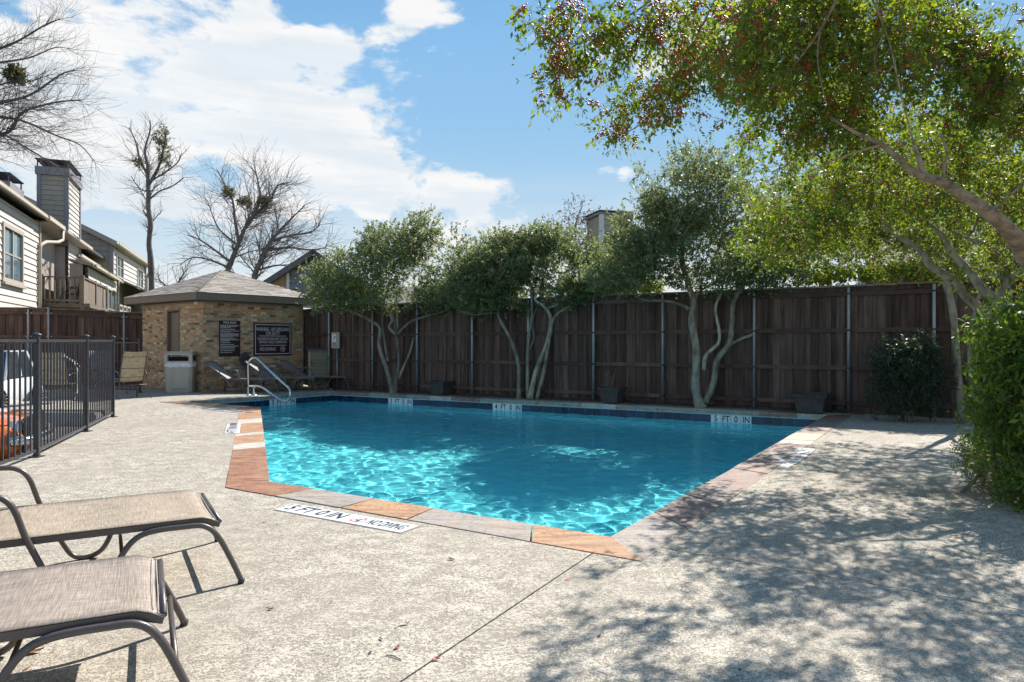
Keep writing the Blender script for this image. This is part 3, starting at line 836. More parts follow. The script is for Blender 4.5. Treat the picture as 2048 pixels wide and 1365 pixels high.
# signs on the right-hand wall
M_SIGN = mat('dark_maroon_panel', (0.045, 0.022, 0.024), 0.35, var=.1)
M_LET = mat('white_lettering', (0.62, 0.60, 0.58), 0.6, var=.03)
def wall_sign(x0, x1, y0, y1, px_w, label, build):
    # measured on the right wall plane
    def hit(px, py):
        r = ray(px, py); s = K.dot(nR) / Vector((r.x, r.y, 0)).dot(nR); p = Vector((r.x * s, s, EYE + r.z * s)); return (p - K).dot(fR), p.z
    s0, _ = hit(x0, 680); s1, _ = hit(x1, 680); zt = (hit(x0, y0)[1] + hit(x1, y0 + (2 if px_w else 0))[1]) / 2; zb = hit((x0 + x1) / 2, y1)[1]
    mb = MB(); mb.obox(onR((s0 + s1) / 2, (zt + zb) / 2, .018), fR, nR, UP, s1 - s0, .026, zt - zb)
    o = mb.build('wall_sign', M_SIGN, None, bevel=.002); props(o, label, 'sign'); build(o, s0, s1, zb, zt); return o
def sgn_text(o, s, z, txt, size, sx=.75, align='CENTER', bold=.0015):
    text_part('lettering', txt, size, M_LET, o, frame(onR(s, z, .0325), fR, UP), sx, .0008, align, bold)
def rules(o, s0, s1, zb, zt):
    w = s1 - s0; h = zt - zb; sgn_text(o, (s0 + s1) / 2, zt - .055 * h, 'POOL RULES', .085, .8)
    mb = MB(); rr = random.Random(5); z = zt - .13 * h
    for nl in (3, 1, 2, 4, 3, 1, 1, 2, 1, 1, 1):
        for k in range(nl):
            ww = w * (rr.uniform(.75, .88) if k < nl - 1 else rr.uniform(.35, .7)); s = s0 + .05 * w
            while s < s0 + .05 * w + ww:
                l = rr.uniform(.012, .06); mb.obox(onR(s + l / 2, z, .0322), fR, nR, UP, l, .001, .017); s += l + .012
            z -= .0305 * h
        z -= .018 * h
    q_ = mb.build('small_print', M_LET, o); q_['kind'] = 'stuff'
wall_sign(437.5, 479, 640.5, 712.5, 1, 'narrow dark POOL RULES sign of small print on the brick wall', rules)
def warning(o, s0, s1, zb, zt):
    w = s1 - s0; h = zt - zb; m = (s0 + s1) / 2
    mb = MB(); t = .022
    for (c, cz, dx, dz) in ((m, zt - .055, w - .1, t), (m, zb + .055, w - .1, t), (s0 + .05, (zb + zt) / 2, t, h - .11 + t), (s1 - .05, (zb + zt) / 2, t, h - .11 + t), (m, zb + .60 * h, w * .72, .018), (m, zb + .315 * h, w * .72, .018)):
        mb.obox(onR(c, cz, .0325), fR, nR, UP, dx, .001, dz)
    mb.build('border', M_LET, o)
    sgn_text(o, m, zb + .80 * h, 'WARNING - NO LIFEGUARD', .150, .58); sgn_text(o, m, zb + .68 * h, 'ON DUTY', .145, .72)
    sgn_text(o, m, zb + .51 * h, 'CHILDREN SHOULD NOT USE POOL', .105, .60); sgn_text(o, m, zb + .41 * h, 'WITHOUT ADULT SUPERVISION', .105, .62)
    sgn_text(o, m - .14 * w, zb + .195 * h, 'NO DIVING', .14, .72)
    mb = MB(); cc_ = onR(m + .26 * w, zb + .195 * h, .034); r_ = .075
    ring = [cc_ + fR * math.cos(a_) * r_ + UP * math.sin(a_) * r_ for a_ in [i * math.pi / 10 for i in range(21)]]
    mb.tube(ring, .008, 5, cap=False); mb.tube([cc_ + fR * -.05 + UP * .05, cc_ + fR * .05 - UP * .05], .007, 5)
    mb.tube([cc_ + fR * -.03 - UP * .03, cc_ + fR * .02 + UP * .01, cc_ + fR * .035 + UP * .035], .009, 5); mb.build('pictogram', M_LET, o)
wall_sign(506.5, 581.5, 645, 711, 1, 'wide dark WARNING no lifeguard sign with white border on brick wall', warning)
# round dark disc leaning behind the first lounger
M_DARK = mat('dark_wire', (0.055, 0.062, 0.08), 0.6, var=.3)
mb = MB(); c = onR(1.18, 1.4 - 36 / F * 19.9, .10)
for r_ in (.17, .13, .09, .05):
    mb.tube([c + fR * math.cos(a_) * r_ + UP * math.sin(a_) * r_ for a_ in [i * math.pi / 12 for i in range(25)]], .012, 5, cap=False)
for k in range(8):
    a_ = k * math.pi / 8; v = fR * math.cos(a_) + UP * math.sin(a_); mb.tube([c - v * .17, c + v * .17], .008, 4)
mb.tube([c - nR * .02, c + nR * .04], .05, 12); mb.tube([c - UP * .15, onR(1.18, 0, .28)], .012, 6)
fan = mb.build('round_fan', M_DARK); props(fan, 'dark round fan grille on a thin stand behind the leftmost lounger at the brick wall', 'fan')

# ================================================================== POOLSIDE OBJECTS
# waste bin
tb0 = V2(G(352, 786)); tbm = [Vector((tb0.x, tb0.y + .3, 0))]
ex = Vector((.98, .2, 0)).normalized(); ey = Vector((-.2, .98, 0)).normalized()
M_BIN = mat('beige_plastic', (0.44, 0.40, 0.345), 0.55, var=.08, vscale=4)
M_BAG = mat('clear_bag', (0.62, 0.62, 0.64), 0.25, var=.1, bump=.01, bscale=30)
M_DKIN = mat('dark_interior', (0.012, 0.012, 0.012), 0.9)
M_SHAD = mat('dark_plastic', (0.05, 0.05, 0.05), 0.5)
tbn = empty('waste_bin', tbm[0], 'square beige plastic litter bin with window openings beside pump house door', 'bin')
mb = MB(); c = tbm[0]; n = 0
def ring(mb, c, hx, hy, z): n = len(mb.v); mb.v += [tuple(c + ex * a * hx + ey * b * hy + UP * z) for a, b in ((-1, -.82), (-.82, -1), (.82, -1), (1, -.82), (1, .82), (.82, 1), (-.82, 1), (-1, .82))]; return n
zs = [(.0, .31), (.02, .325), (.10, .33), (.78, .355), (.80, .362)]
prev = None
for z, h in zs:
    r_ = ring(mb, c, h, h * .95, z)
    if prev is not None:
        for j in range(8): mb.face((prev + j, prev + (j + 1) % 8, r_ + (j + 1) % 8, r_ + j))
    else: mb.face(tuple(reversed(range(r_, r_ + 8))))
    prev = r_
mb.face(tuple(range(prev, prev + 8))); mb.build('body', M_BIN, tbn)
mb = MB()  # hood: four corner posts, sill, header, lid
for a in (-1, 1):
    for b in (-1, 1): mb.obox(c + ex * a * .31 + ey * b * .295 + UP * .935, ex, ey, UP, .09, .09, .25)
for b in (-1, 1):
    mb.obox(c + ey * b * .32 + UP * .835, ex, ey, UP, .53, .05, .05); mb.obox(c + ex * b * .335 + UP * .835, ex, ey, UP, .05, .50, .05)
    mb.obox(c + ey * b * .32 + UP * 1.045, ex, ey, UP, .53, .05, .05); mb.obox(c + ex * b * .335 + UP * 1.045, ex, ey, UP, .05, .50, .05)
mb.build('hood', M_BIN, tbn)
mb = MB(); mb.obox(c + UP * 1.095, ex, ey, UP, .72, .69, .045); mb.build('lid', M_BIN, tbn, bevel=.018)
mb = MB(); mb.obox(c + UP * .95, ex, ey, UP, .55, .50, .02); mb.obox(c + UP * .90, ex, ey, UP, .50, .45, .08); mb.build('inner_rim', M_DKIN, tbn)
mb = MB(); mb.obox(c - ey * .345 + ex * .06 + UP * .41, ex, ey, UP, .42, .012, .58); mb.build('front_panel', M_BIN, tbn, bevel=.005)
bagpts = []; n1 = 48; mb = MB()
for j in range(3):
    for i in range(n1):
        a_ = 2 * math.pi * i / n1; q = (abs(math.cos(a_)) ** 6 + abs(math.sin(a_)) ** 6) ** (-1 / 6)
        rr_ = (.362 + .006 + .012 * random.random() * j) * q; mb.v.append(tuple(c + ex * math.cos(a_) * rr_ + ey * math.sin(a_) * rr_ * .96 + UP * (.815 - j * .045 - random.random() * .02 * j)))
for j in range(2):
    for i in range(n1): k = (i + 1) % n1; mb.face((j * n1 + i, (j + 1) * n1 + i, (j + 1) * n1 + k, j * n1 + k), True)
mb.build('bin_liner', M_BAG, tbn)

# storage cabinet
scb = empty('storage_cabinet', Vector((-6.05, 20.9, 0)), 'low tan slatted storage cabinet with sloping dark lid beside brick wall', 'cabinet')
M_TAN = mat('tan_resin', (0.42, 0.32, 0.18), 0.6, var=.08); M_OLIVE = mat('olive_resin', (0.20, 0.19, 0.125), 0.6, var=.1)
pL = Vector((-6.28, 20.85, 0)); pM = Vector(((619 - CX) / F * 20.4, 20.4, 0)); pR = Vector(((660 - CX) / F * 20.6, 20.6, 0))
ux = (pR - pM).normalized(); uy = Vector((-ux.y, ux.x, 0)); wx = (pR - pM).length; dy = .55; hz_ = 1.10
mb = MB(); mb.obox(pM + ux * wx / 2 + uy * dy / 2 + UP * (hz_ / 2 + .02), ux, uy, UP, wx - .02, dy - .02, hz_); mb.build('body', M_OLIVE, scb)
k = 0
while .06 + k * .105 < hz_ - .05:
    z = .07 + k * .105
    piece('slat', M_OLIVE, scb, pM + ux * wx / 2 - uy * .004 + UP * z, ux, uy + UP * .12, UP, (wx - .05, .018, .094))
    piece('slat', M_TAN, scb, pM - ux * .004 + uy * dy / 2 + UP * z, uy, ux, UP, (dy - .04, .018, .094)); k += 1
mb = MB()
for s in (0, wx): mb.obox(pM + ux * s - uy * .008 + UP * (hz_ / 2), ux, uy, UP, .04, .035, hz_)
split_build(mb, 'corner_post', M_TAN, scb)
mb = MB(); n = 0
a = pM - ux * .06 - uy * .06; b = pM + ux * (wx + .05) - uy * .06; c1 = pM + ux * (wx + .05) + uy * (dy + .04); d1 = pM - ux * .06 + uy * (dy + .04)
for p, z in ((a, 1.12), (b, 1.12), (c1, 1.21), (d1, 1.21), (a, 1.155), (b, 1.155), (c1, 1.245), (d1, 1.245)): mb.v.append(tuple(p + UP * z))
for f_ in ((0, 3, 2, 1), (4, 5, 6, 7), (0, 1, 5, 4), (1, 2, 6, 5), (2, 3, 7, 6), (3, 0, 4, 7)): mb.face(f_)
mb.build('lid', mat('brown_resin', (0.10, 0.075, 0.06), .6), scb)
mb = MB(); mb.obox(pM + ux * .06 - uy * .03 + UP * .75, ux, uy, UP, .025, .02, .16); mb.build('handle', M_SHAD, scb)

# electrical box on the fence post
eb = empty('electrical_box', Vector((-5.15, 20.2, 1.35)), 'beige electrical disconnect box with pink label on a fence post', 'electrical box')
ebp = P(672, 682, 20.15); M_EB = mat('beige_enamel', (0.38, 0.36, 0.30), .5, var=.06)
mb = MB(); mb.obox(ebp + UP * .02, (1, 0, 0), (0, 1, 0), UP, .23, .14, .46); mb.build('box', M_EB, eb, bevel=.01)
mb = MB(); mb.obox(ebp + Vector((-.035, -.073, .06)), (1, 0, 0), (0, 1, 0), UP, .12, .004, .26); mb.build('cover_label', M_WHITE, eb)
mb = MB(); mb.obox(ebp + Vector((-.035, -.0755, -.09)), (1, 0, 0), (0, 1, 0), UP, .11, .003, .12); mb.build('warning_label', mat('pink_label', (.52, .26, .22), .6), eb)
mb = MB()
for dz in (.12, .06, .0): mb.obox(ebp + Vector((-.035 + dz * .2, -.077, .06 + dz * .6)), (1, 0, 0), (0, 1, 0), UP, .05, .002, .018)
mb.build('marking', M_BLACK, eb)
mb = MB(); mb.tube([ebp + Vector((.03, 0, -.2)), ebp + Vector((.03, .02, -1.35))], .014, 8); mb.build('conduit', M_GALV, eb)

# pool hand rail
M_CHROME = mat('stainless_steel', (0.62, 0.64, 0.66), 0.16, metal=1.0, var=.04, vscale=5)
hr = empty('hand_rail', V2(G(497, 794)), 'bent stainless steel pool hand rail over the shallow steps', 'hand rail')
Y0 = 18.05; Y1 = 17.2
def HP(px, py, t): return P(px, py, Y0 + (Y1 - Y0) * t)
pts = [HP(497, 795, 0), HP(497, 760, 0), HP(496.5, 735, 0), HP(499, 722, .02), HP(507, 715.5, .1), HP(517, 720, .2), HP(540, 742, .45), HP(570, 769, .8), HP(579, 778, .95), HP(580.5, 790, 1), HP(577, 800, .97), HP(568, 803, .9), HP(556, 797, .75), HP(533, 780, .45), HP(521, 773, .3), HP(510, 771.5, .18), HP(497, 772, .02)]
mb = MB(); mb.tube(bez(pts, 5), .026, 12); mb.build('tube', M_CHROME, hr)
mb = MB(); p2 = HP(508, 772, .16); mb.tube([p2, Vector((p2.x, p2.y, 0))], .026, 12); mb.build('stanchion', M_CHROME, hr)
for p in (pts[0], p2):
    mb = MB(); q = Vector((p.x, p.y, 0)); mb.tube([q + UP * .004, q + UP * .02, q + UP * .035], [.062, .055, .03], 16); mb.build('flange', M_CHROME, hr)

# depth markers set in the deck
M_MARK = mat('marker_tile', (0.74, 0.74, 0.74), .35, var=.04); M_NAVY = mat('navy_lettering', (0.016, 0.02, 0.045), .5, var=.1); M_RED = mat('red_marking', (0.55, 0.10, 0.12), .5, var=.1)
def deck_marker(tl, ang, L, Wd, txt, label, sx=.9):
    e = Vector((math.cos(ang), math.sin(ang), 0)); u = Vector((-e.y, e.x, 0)); c = V2(tl) + e * L / 2 - u * Wd / 2
    root = empty('depth_marker', c, label, 'depth marker', 'depth markers set in the deck')
    n = max(1, round(L / .1525))
    for k in range(n):
        w = L / n; piece('tile', M_MARK, root, c + e * (-L / 2 + w * (k + .5)) + UP * .0035, e, u, UP, (w - .0016, Wd, .007))
    mb = MB(); t_ = .006
    for sg_ in (-1, 1): mb.obox(c + u * sg_ * (Wd / 2 + t_) + UP * .0012, e, u, UP, L + .03, t_ * 2, .003); mb.obox(c + e * sg_ * (L / 2 + t_) + UP * .0012, e, u, UP, t_ * 2, Wd, .003)
    mb.build('grout', M_JOINT, root)
    text_part('lettering', txt, Wd * .98, M_NAVY, root, frame(c - e * L * .475 + u * Wd * .02 + UP * .0078, e, u), sx * 1.1, .0005, 'LEFT', bold=.0045)
    cc_ = c + e * L * .115; r_ = Wd * .32
    mb = MB(); N_ = 28
    for k in range(N_):
        a0, a1 = 2 * math.pi * k / N_, 2 * math.pi * (k + 1) / N_
        q = lambda a_, rr_: cc_ + e * math.cos(a_) * rr_ + u * math.sin(a_) * rr_ + UP * .0082
        mb.quad(q(a0, r_ * .86), q(a0, r_), q(a1, r_), q(a1, r_ * .86))
    d = (e + u).normalized() * r_ * .9; s = (u - e).normalized() * .007
    mb.quad(cc_ - d - s + UP * .0084, cc_ - d + s + UP * .0084, cc_ + d + s + UP * .0084, cc_ + d - s + UP * .0084)
    mb.build('no_symbol', M_RED, root)
    mb = MB(); q0 = cc_ + UP * .0080
    mb.quad(q0 - e * .03 - u * .004, q0 + e * .01 - u * .012, q0 + e * .012, q0 - e * .028 + u * .008); mb.quad(q0 + e * .008 - u * .05, q0 + e * .03 - u * .05, q0 + e * .022 + u * .03, q0 + e * .0 + u * .03)
    mb.build('diver', M_NAVY, root)
    text_part('lettering', 'NO DIVING', Wd * .80, M_NAVY, root, frame(c + e * L * .19 + UP * .0078, e, u), sx * .58, .0005, 'LEFT', bold=.003)
    return root
deck_marker(G(592, 1010), R(-31.4), 1.34, .215, '5 FT 0 IN', 'large 5 FT 0 IN no diving marker strip on near deck beside coping', .70)
eEA = (A - E).normalized(); angEA = math.atan2(-eEA.y, -eEA.x)
deck_marker(G(449, 868), angEA, 1.35, .21, '4 FT 0 IN', 'white depth marker strip left of the orange and white coping')
eFE = (E - Fp).normalized()
deck_marker(V2(G(446, 820)), math.atan2(eFE.y, eFE.x), .9, .20, '3 FT 0 IN', 'faint far depth marker near the coping corner by the iron fence')
eBC = (C_ - B).normalized(); pm = B + eBC * (B - C_).length * .56 + Vector((eBC.y, -eBC.x, 0)) * (CW + .14)
mk = B.lerp(C_, .45) + Vector((eBC.y, -eBC.x, 0)) * (CW + .36)
deck_marker(B.lerp(C_, .525) + Vector((eBC.y, -eBC.x, 0)) * (CW + .14 + .0), math.atan2(-eBC.y, -eBC.x), 1.3, -.21 if False else .21, '5 FT 0 IN', 'dappled depth marker strip right of the pool edge')
mb = MB(); q = B.lerp(C_, .40) + Vector((eBC.y, -eBC.x, 0)) * (CW + .02)
wn = Vector((eBC.y, -eBC.x, 0)); mb.obox(B.lerp(C_, .435) + wn * (CW + .065) + UP * .004, eBC, wn, UP, 1.5, .11, .008)
o = mb.build('deck_patch', mat('white_patch', (.62, .60, .56), .8, bump=.002)); o['kind'] = 'structure'

# --------------------------------------------------------------- sun loungers
def sling(name, color):
    m = bpy.data.materials.new(name); m.use_nodes = True; N = NT(m.node_tree); b = N.n['Principled BSDF']
    t = N.add('ShaderNodeTexCoord'); wv = N.add('ShaderNodeTexWave', wave_type='BANDS', bands_direction='X'); wv.inputs['Scale'].default_value = 38; wv.inputs['Distortion'].default_value = .6
    N.l.new(t.outputs['Object'], wv.inputs[0]); w2 = N.add('ShaderNodeTexWave', wave_type='BANDS', bands_direction='Y'); w2.inputs['Scale'].default_value = 38; w2.inputs['Distortion'].default_value = .6; N.l.new(t.outputs['Object'], w2.inputs[0])
    n1 = N.noise(t.outputs['Object'], 9, 3, .6); mp = N.add('ShaderNodeMapping'); mp.inputs['Scale'].default_value = (8, 160, 8); N.l.new(t.outputs['Object'], mp.inputs[0]); n2 = N.noise(mp.outputs[0], 1, 2, .5)
    mp2 = N.add('ShaderNodeMapping'); mp2.inputs['Scale'].default_value = (160, 8, 8); N.l.new(t.outputs['Object'], mp2.inputs[0]); n3 = N.noise(mp2.outputs[0], 1, 2, .5)
    f_ = N.math('ADD', N.math('MULTIPLY', n2, .5), N.math('MULTIPLY', n3, .5)); f2 = N.math('ADD', f_, N.math('MULTIPLY', N.math('SUBTRACT', N.math('MULTIPLY', wv.outputs[1], w2.outputs[1]), .3), .12))
    c = N.ramp(f2, [(.36, tuple(x * .62 for x in color)), (.5, color), (.64, tuple(min(1, x * 1.35 + .04) for x in color))])
    c = N.mix(N.maprange(n1, .5, .75, 0, .15), c, (.5, .44, .37, 1)); N.l.new(c, b.inputs['Base Color']); b.inputs['Roughness'].default_value = .6
    bp = N.add('ShaderNodeBump', ins={'Strength': .5, 'Distance': .0012}); N.l.new(f2, bp.inputs['Height']); N.l.new(bp.outputs[0], b.inputs['Normal'])
    return m
M_SLT = sling('tan_sling', (0.355, 0.278, 0.20)); M_SLG = sling('brown_grey_sling', (0.31, 0.245, 0.195)); M_SLF = sling('grey_sling', (0.30, 0.27, 0.25)); M_SLB = sling('beige_sling', (0.44, 0.37, 0.24))
M_FRM = mat('bronze_frame', (0.088, 0.074, 0.070), 0.35, var=.1, vscale=10, spec=.6, metal=.15)
M_STRAP = mat('sling_edge', (0.42, 0.40, 0.38), .6, var=.1)
def lounger(loc, ang, Wd, slmat, label, back=38, group='sling sun loungers', zs=.40):
    """local x: head(-) to foot(0); local y: near rail 0 to far rail Wd"""
    root = empty('sun_lounger', loc, label, 'sun lounger', group); root.rotation_euler = (0, 0, ang)
    def put(mb, nm, m, bevel=0):
        o = mb.build(nm, m, None, bevel); o.parent = root; return o
    hx = -1.28; bl = .74; ba = R(back); top = Vector((hx - bl * math.cos(ba), 0, zs + bl * math.sin(ba)))
    # sling seat with a slight sag and a dropped front edge
    mb = MB(); nx, ny = 26, 10
    prof = []
    for i in range(nx + 1):
        x = -0.0 + (hx - 0.0) * i / nx; z = zs - .006 - (.045 * max(0, 1 - i / 2.2) ** 1.6)
        prof.append((x, z))
    for i, (x, z) in enumerate(prof):
        for j in range(ny + 1):
            t = j / ny; sag = .018 * (1 - (2 * t - 1) ** 2) * min(1, i / 4 + .3); mb.v.append((x - .018 * (1 - (2 * t - 1) ** 2) * max(0, 1 - i / 3), -.014 + (Wd + .028) * t, z - sag * (1 + .5 * math.sin(i * .55))))
    for i in range(nx):
        for j in range(ny): a = i * (ny + 1) + j; mb.face((a, a + 1, a + ny + 2, a + ny + 1), True)
    n = len(mb.v)
    for (x, y, z) in list(mb.v): mb.v.append((x, y, z - .003))
    for i in range(nx):
        for j in range(ny): a = n + i * (ny + 1) + j; mb.face((a, a + ny + 1, a + ny + 2, a + 1), True)
    for i in range(nx):
        for j in (0, ny): a = i * (ny + 1) + j; mb.face((a, a + ny + 1, a + n + ny + 1, a + n))
    for j in range(ny): mb.face((j, j + n, j + 1 + n, j + 1))
    put(mb, 'seat_sling', slmat)
    # stitched hem near the foot end
    mb = MB()
    for x in (-.022, -.040):
        mb.tube([(x, .02 + (Wd - .04) * t, zs - .0035 - .045 * max(0, 1 - (-x / 1.28 * nx) / 2.2) ** 1.6 - .018 * (1 - (2 * t - 1) ** 2) * .5) for t in [k / 12 for k in range(13)]], .0022, 4)
    split_build(mb, 'hem', M_STRAP, root, True)
    mb = MB(); ny = 8
    for i in range(13):
        t = i / 12; q = Vector((hx - .02, 0, zs)).lerp(top, t)
        for j in range(ny + 1):
            u = j / ny; mb.v.append((q.x + .02 * (1 - (2 * u - 1) ** 2), .012 + (Wd - .024) * u, q.z - .02 * (1 - (2 * u - 1) ** 2)))
    for i in range(12):
        for j in range(ny): a = i * (ny + 1) + j; mb.face((a, a + 1, a + ny + 2, a + ny + 1), True)
    put(mb, 'back_sling', slmat)
    for y, sg_ in ((0, -1), (Wd, 1)):
        mb = MB(); zz = zs - .030
        mb.bar((-.10, y, zz), (hx, y, zz), .024, .034); mb.bar((-.005, y, zz - .030), (-.102, y, zz), .0235, .0335)
        put(mb, 'side_rail', M_FRM, .003)
        mb = MB(); mb.bar((hx, y, zs - .01), (top.x, y, top.z), .023, .033); put(mb, 'back_rail', M_FRM, .003)
        o_ = sg_ * .030; fo = sg_ * .075
        pts = [(.105, y + fo, .008), (.05, y + o_ * 1.6, .14), (-.02, y + o_, .28), (-.09, y + o_, .345), (-.19, y + o_, zs - .045), (-.36, y + o_, zs - .05), (-.45, y + o_, .31), (-.52, y + o_ * 1.2, .21), (-.565, y + o_ * 1.6, .10), (-.61, y + fo, .035), (-.68, y + fo, .012), (-.75, y + fo, .03), (-.80, y + fo, .10), (-.87, y + o_ * 1.3, .26), (-.93, y + o_, zs), (-.98, y + o_, .55), (-1.04, y + o_, .615), (-1.14, y + o_, .63), (-1.36, y + o_, .63), (-1.44, y + o_, .60), (-1.49, y + o_, .48), (-1.55, y + o_ * 1.6, .24), (-1.61, y + fo, .008)]
        mb = MB(); mb.tube(bez(pts, 4), .0158, 8); put(mb, 'leg', M_FRM)
        mb = MB(); mb.tube([(.098, y + fo, .0), (.105, y + fo, .03)], .018, 8); mb.tube([(-1.60, y + fo, .0), (-1.605, y + fo, .03)], .018, 8); split_build(mb, 'foot_cap', M_SHAD, root, True)
        mb = MB(); mb.bar((hx - .05, y, zs + .0), (-1.12, y + o_, .16), .016, .035); put(mb, 'back_strut', M_FRM)
    mb = MB()
    mb.tube([(.035, -.052, .165), (.035, Wd + .052, .165)], .012, 8); mb.tube([(-.005, 0, zs - .045), (-.005, Wd, zs - .045)], .012, 8)
    mb.tube([(-.50, -.036, .235), (-.50, Wd + .036, .235)], .010, 8); mb.tube([(hx, 0, zs - .02), (hx, Wd, zs - .02)], .012, 8); mb.tube([(top.x, 0, top.z), (top.x, Wd, top.z)], .012, 8)
    split_build(mb, 'crossbar', M_FRM, root, True)
    return root
lounger(Vector((-1.69, 4.06, 0)), R(30.3), .83, M_SLT, 'tan sling lounger at the near left, farther of the two foreground ones')
lounger(Vector((-1.325, 2.675, 0)), R(27.6), .74, M_SLG, 'greyish brown sling lounger nearest the camera at lower left')
def far_l(px, py, Y, ang, lab): p = P(px, py, Y); return lounger(Vector((p.x, p.y, 0)), R(ang), .66, M_SLF, lab, back=36)
far_l(551, 757, 18.75, 3, 'leftmost grey lounger against the brick wall, behind the hand rail')
far_l(628, 756, 19.45, 5, 'grey lounger between the two others by the brick wall')
far_l(694, 757, 20.0, 4, 'rightmost grey lounger in front of the tan storage cabinet')

# --------------------------------------------------------------- patio chairs
def patio_chair(loc, ang, label, slm=None):
    root = empty('patio_chair', loc, label, 'chair', 'beige sling patio chairs'); root.rotation_euler = (0, 0, ang); slm = slm or M_SLB
    def put(mb, nm, m, bevel=0): o = mb.build(nm, m, None, bevel); o.parent = root; return o
    w = .27   # seat faces +x
    prof = bez([(.26, 0, .40), (.22, 0, .43), (.0, 0, .41), (-.17, 0, .43), (-.23, 0, .52), (-.27, 0, .68), (-.34, 0, .90), (-.41, 0, 1.10), (-.46, 0, 1.15)], 4)
    mb = MB(); ny = 6
    for q in prof:
        for j in range(ny + 1): t = j / ny; mb.v.append((q.x, -w + 2 * w * t, q.z - .012 * (1 - (2 * t - 1) ** 2)))
    for i in range(len(prof) - 1):
        for j in range(ny): a = i * (ny + 1) + j; mb.face((a, a + 1, a + ny + 2, a + ny + 1), True)
    put(mb, 'sling', slm)
    mb = MB()
    for fr in (.5, .66, .82):
        q = prof[int(fr * (len(prof) - 1))]; mb.tube([(q.x - .006, -w, q.z), (q.x - .006, w, q.z)], .006, 5)
    split_build(mb, 'seam', M_FRM, root, True)
    for s in (-1, 1):
        y = s * (w + .012); mb = MB(); mb.tube([(q.x, y, q.z) for q in prof], .014, 8); put(mb, 'side_frame', M_FRM)
        y2 = s * (w + .05)
        mb = MB(); mb.tube(bez([(.30, y2 + s * .04, .0), (.26, y2 + s * .02, .35), (.23, y2, .60), (.16, y2, .655), (-.12, y2, .66), (-.26, y2, .62), (-.30, y2, .54), (-.36, y2 + s * .03, .25), (-.42, y2 + s * .05, .0)], 4), .014, 8); put(mb, 'leg', M_FRM)
    mb = MB(); mb.tube([(.20, -w - .05, .33), (.20, w + .05, .33)], .011, 6); mb.tube([(-.30, -w - .05, .33), (-.30, w + .05, .33)], .011, 6); split_build(mb, 'crossbar', M_FRM, root, True)
    return root
def at(px, Y, z=0): return Vector(((px - CX) / F * Y, Y, z))
patio_chair(at(255, 17.2), R(143), 'beige high backed patio chair standing clear of the iron fence end')
patio_chair(at(214, 18.3), R(-35), 'grey beige patio chair partly hidden behind the fence end post', M_SLF)
patio_chair(at(118, 16.0), R(100), 'beige patio chair seen through the middle of the iron fence')
# patio table with curved steel legs
tbl = empty('patio_table', at(168, 17.4), 'round dark patio table between the beige chairs', 'table')
c = at(168, 17.4); mb = MB(); mb.tube([c + UP * .70, c + UP * .725], .60, 32); mb.build('tabletop', mat('dark_glass_top', (.03, .035, .04), .15, spec=.8), tbl)
for k in range(4):
    a_ = k * math.pi / 2 + .4; d = Vector((math.cos(a_), math.sin(a_), 0)); mb = MB(); mb.tube(bez([c + d * .5 + UP * .70, c + d * .42 + UP * .45, c + d * .25 + UP * .30, c + d * .35 + UP * .12, c + d * .52], 5), .014, 7); mb.build('leg', M_GALV, tbl)
# umbrella-frame like pale hoop beside the chair
mb = MB(); mb.tube(bez([P(125, 708, 15.2), P(136, 716, 15.2), P(150, 728, 15.2), P(155, 745, 15.2), P(156, 765, 15.2), P(154, 783, 15.2)], 6), .012, 6)
mb.tube(bez([P(125, 712, 15.0), P(145, 720, 15.0), P(160, 733, 15.0)], 5), .008, 6); mb.tube([P(154, 783, 15.2), P(150, 800, 15.2)], .012, 6)
props(mb.build('bent_pole', mat('white_tube', (.7, .7, .7), .4)), 'thin white bent tube frame behind the middle of the iron fence', 'frame')

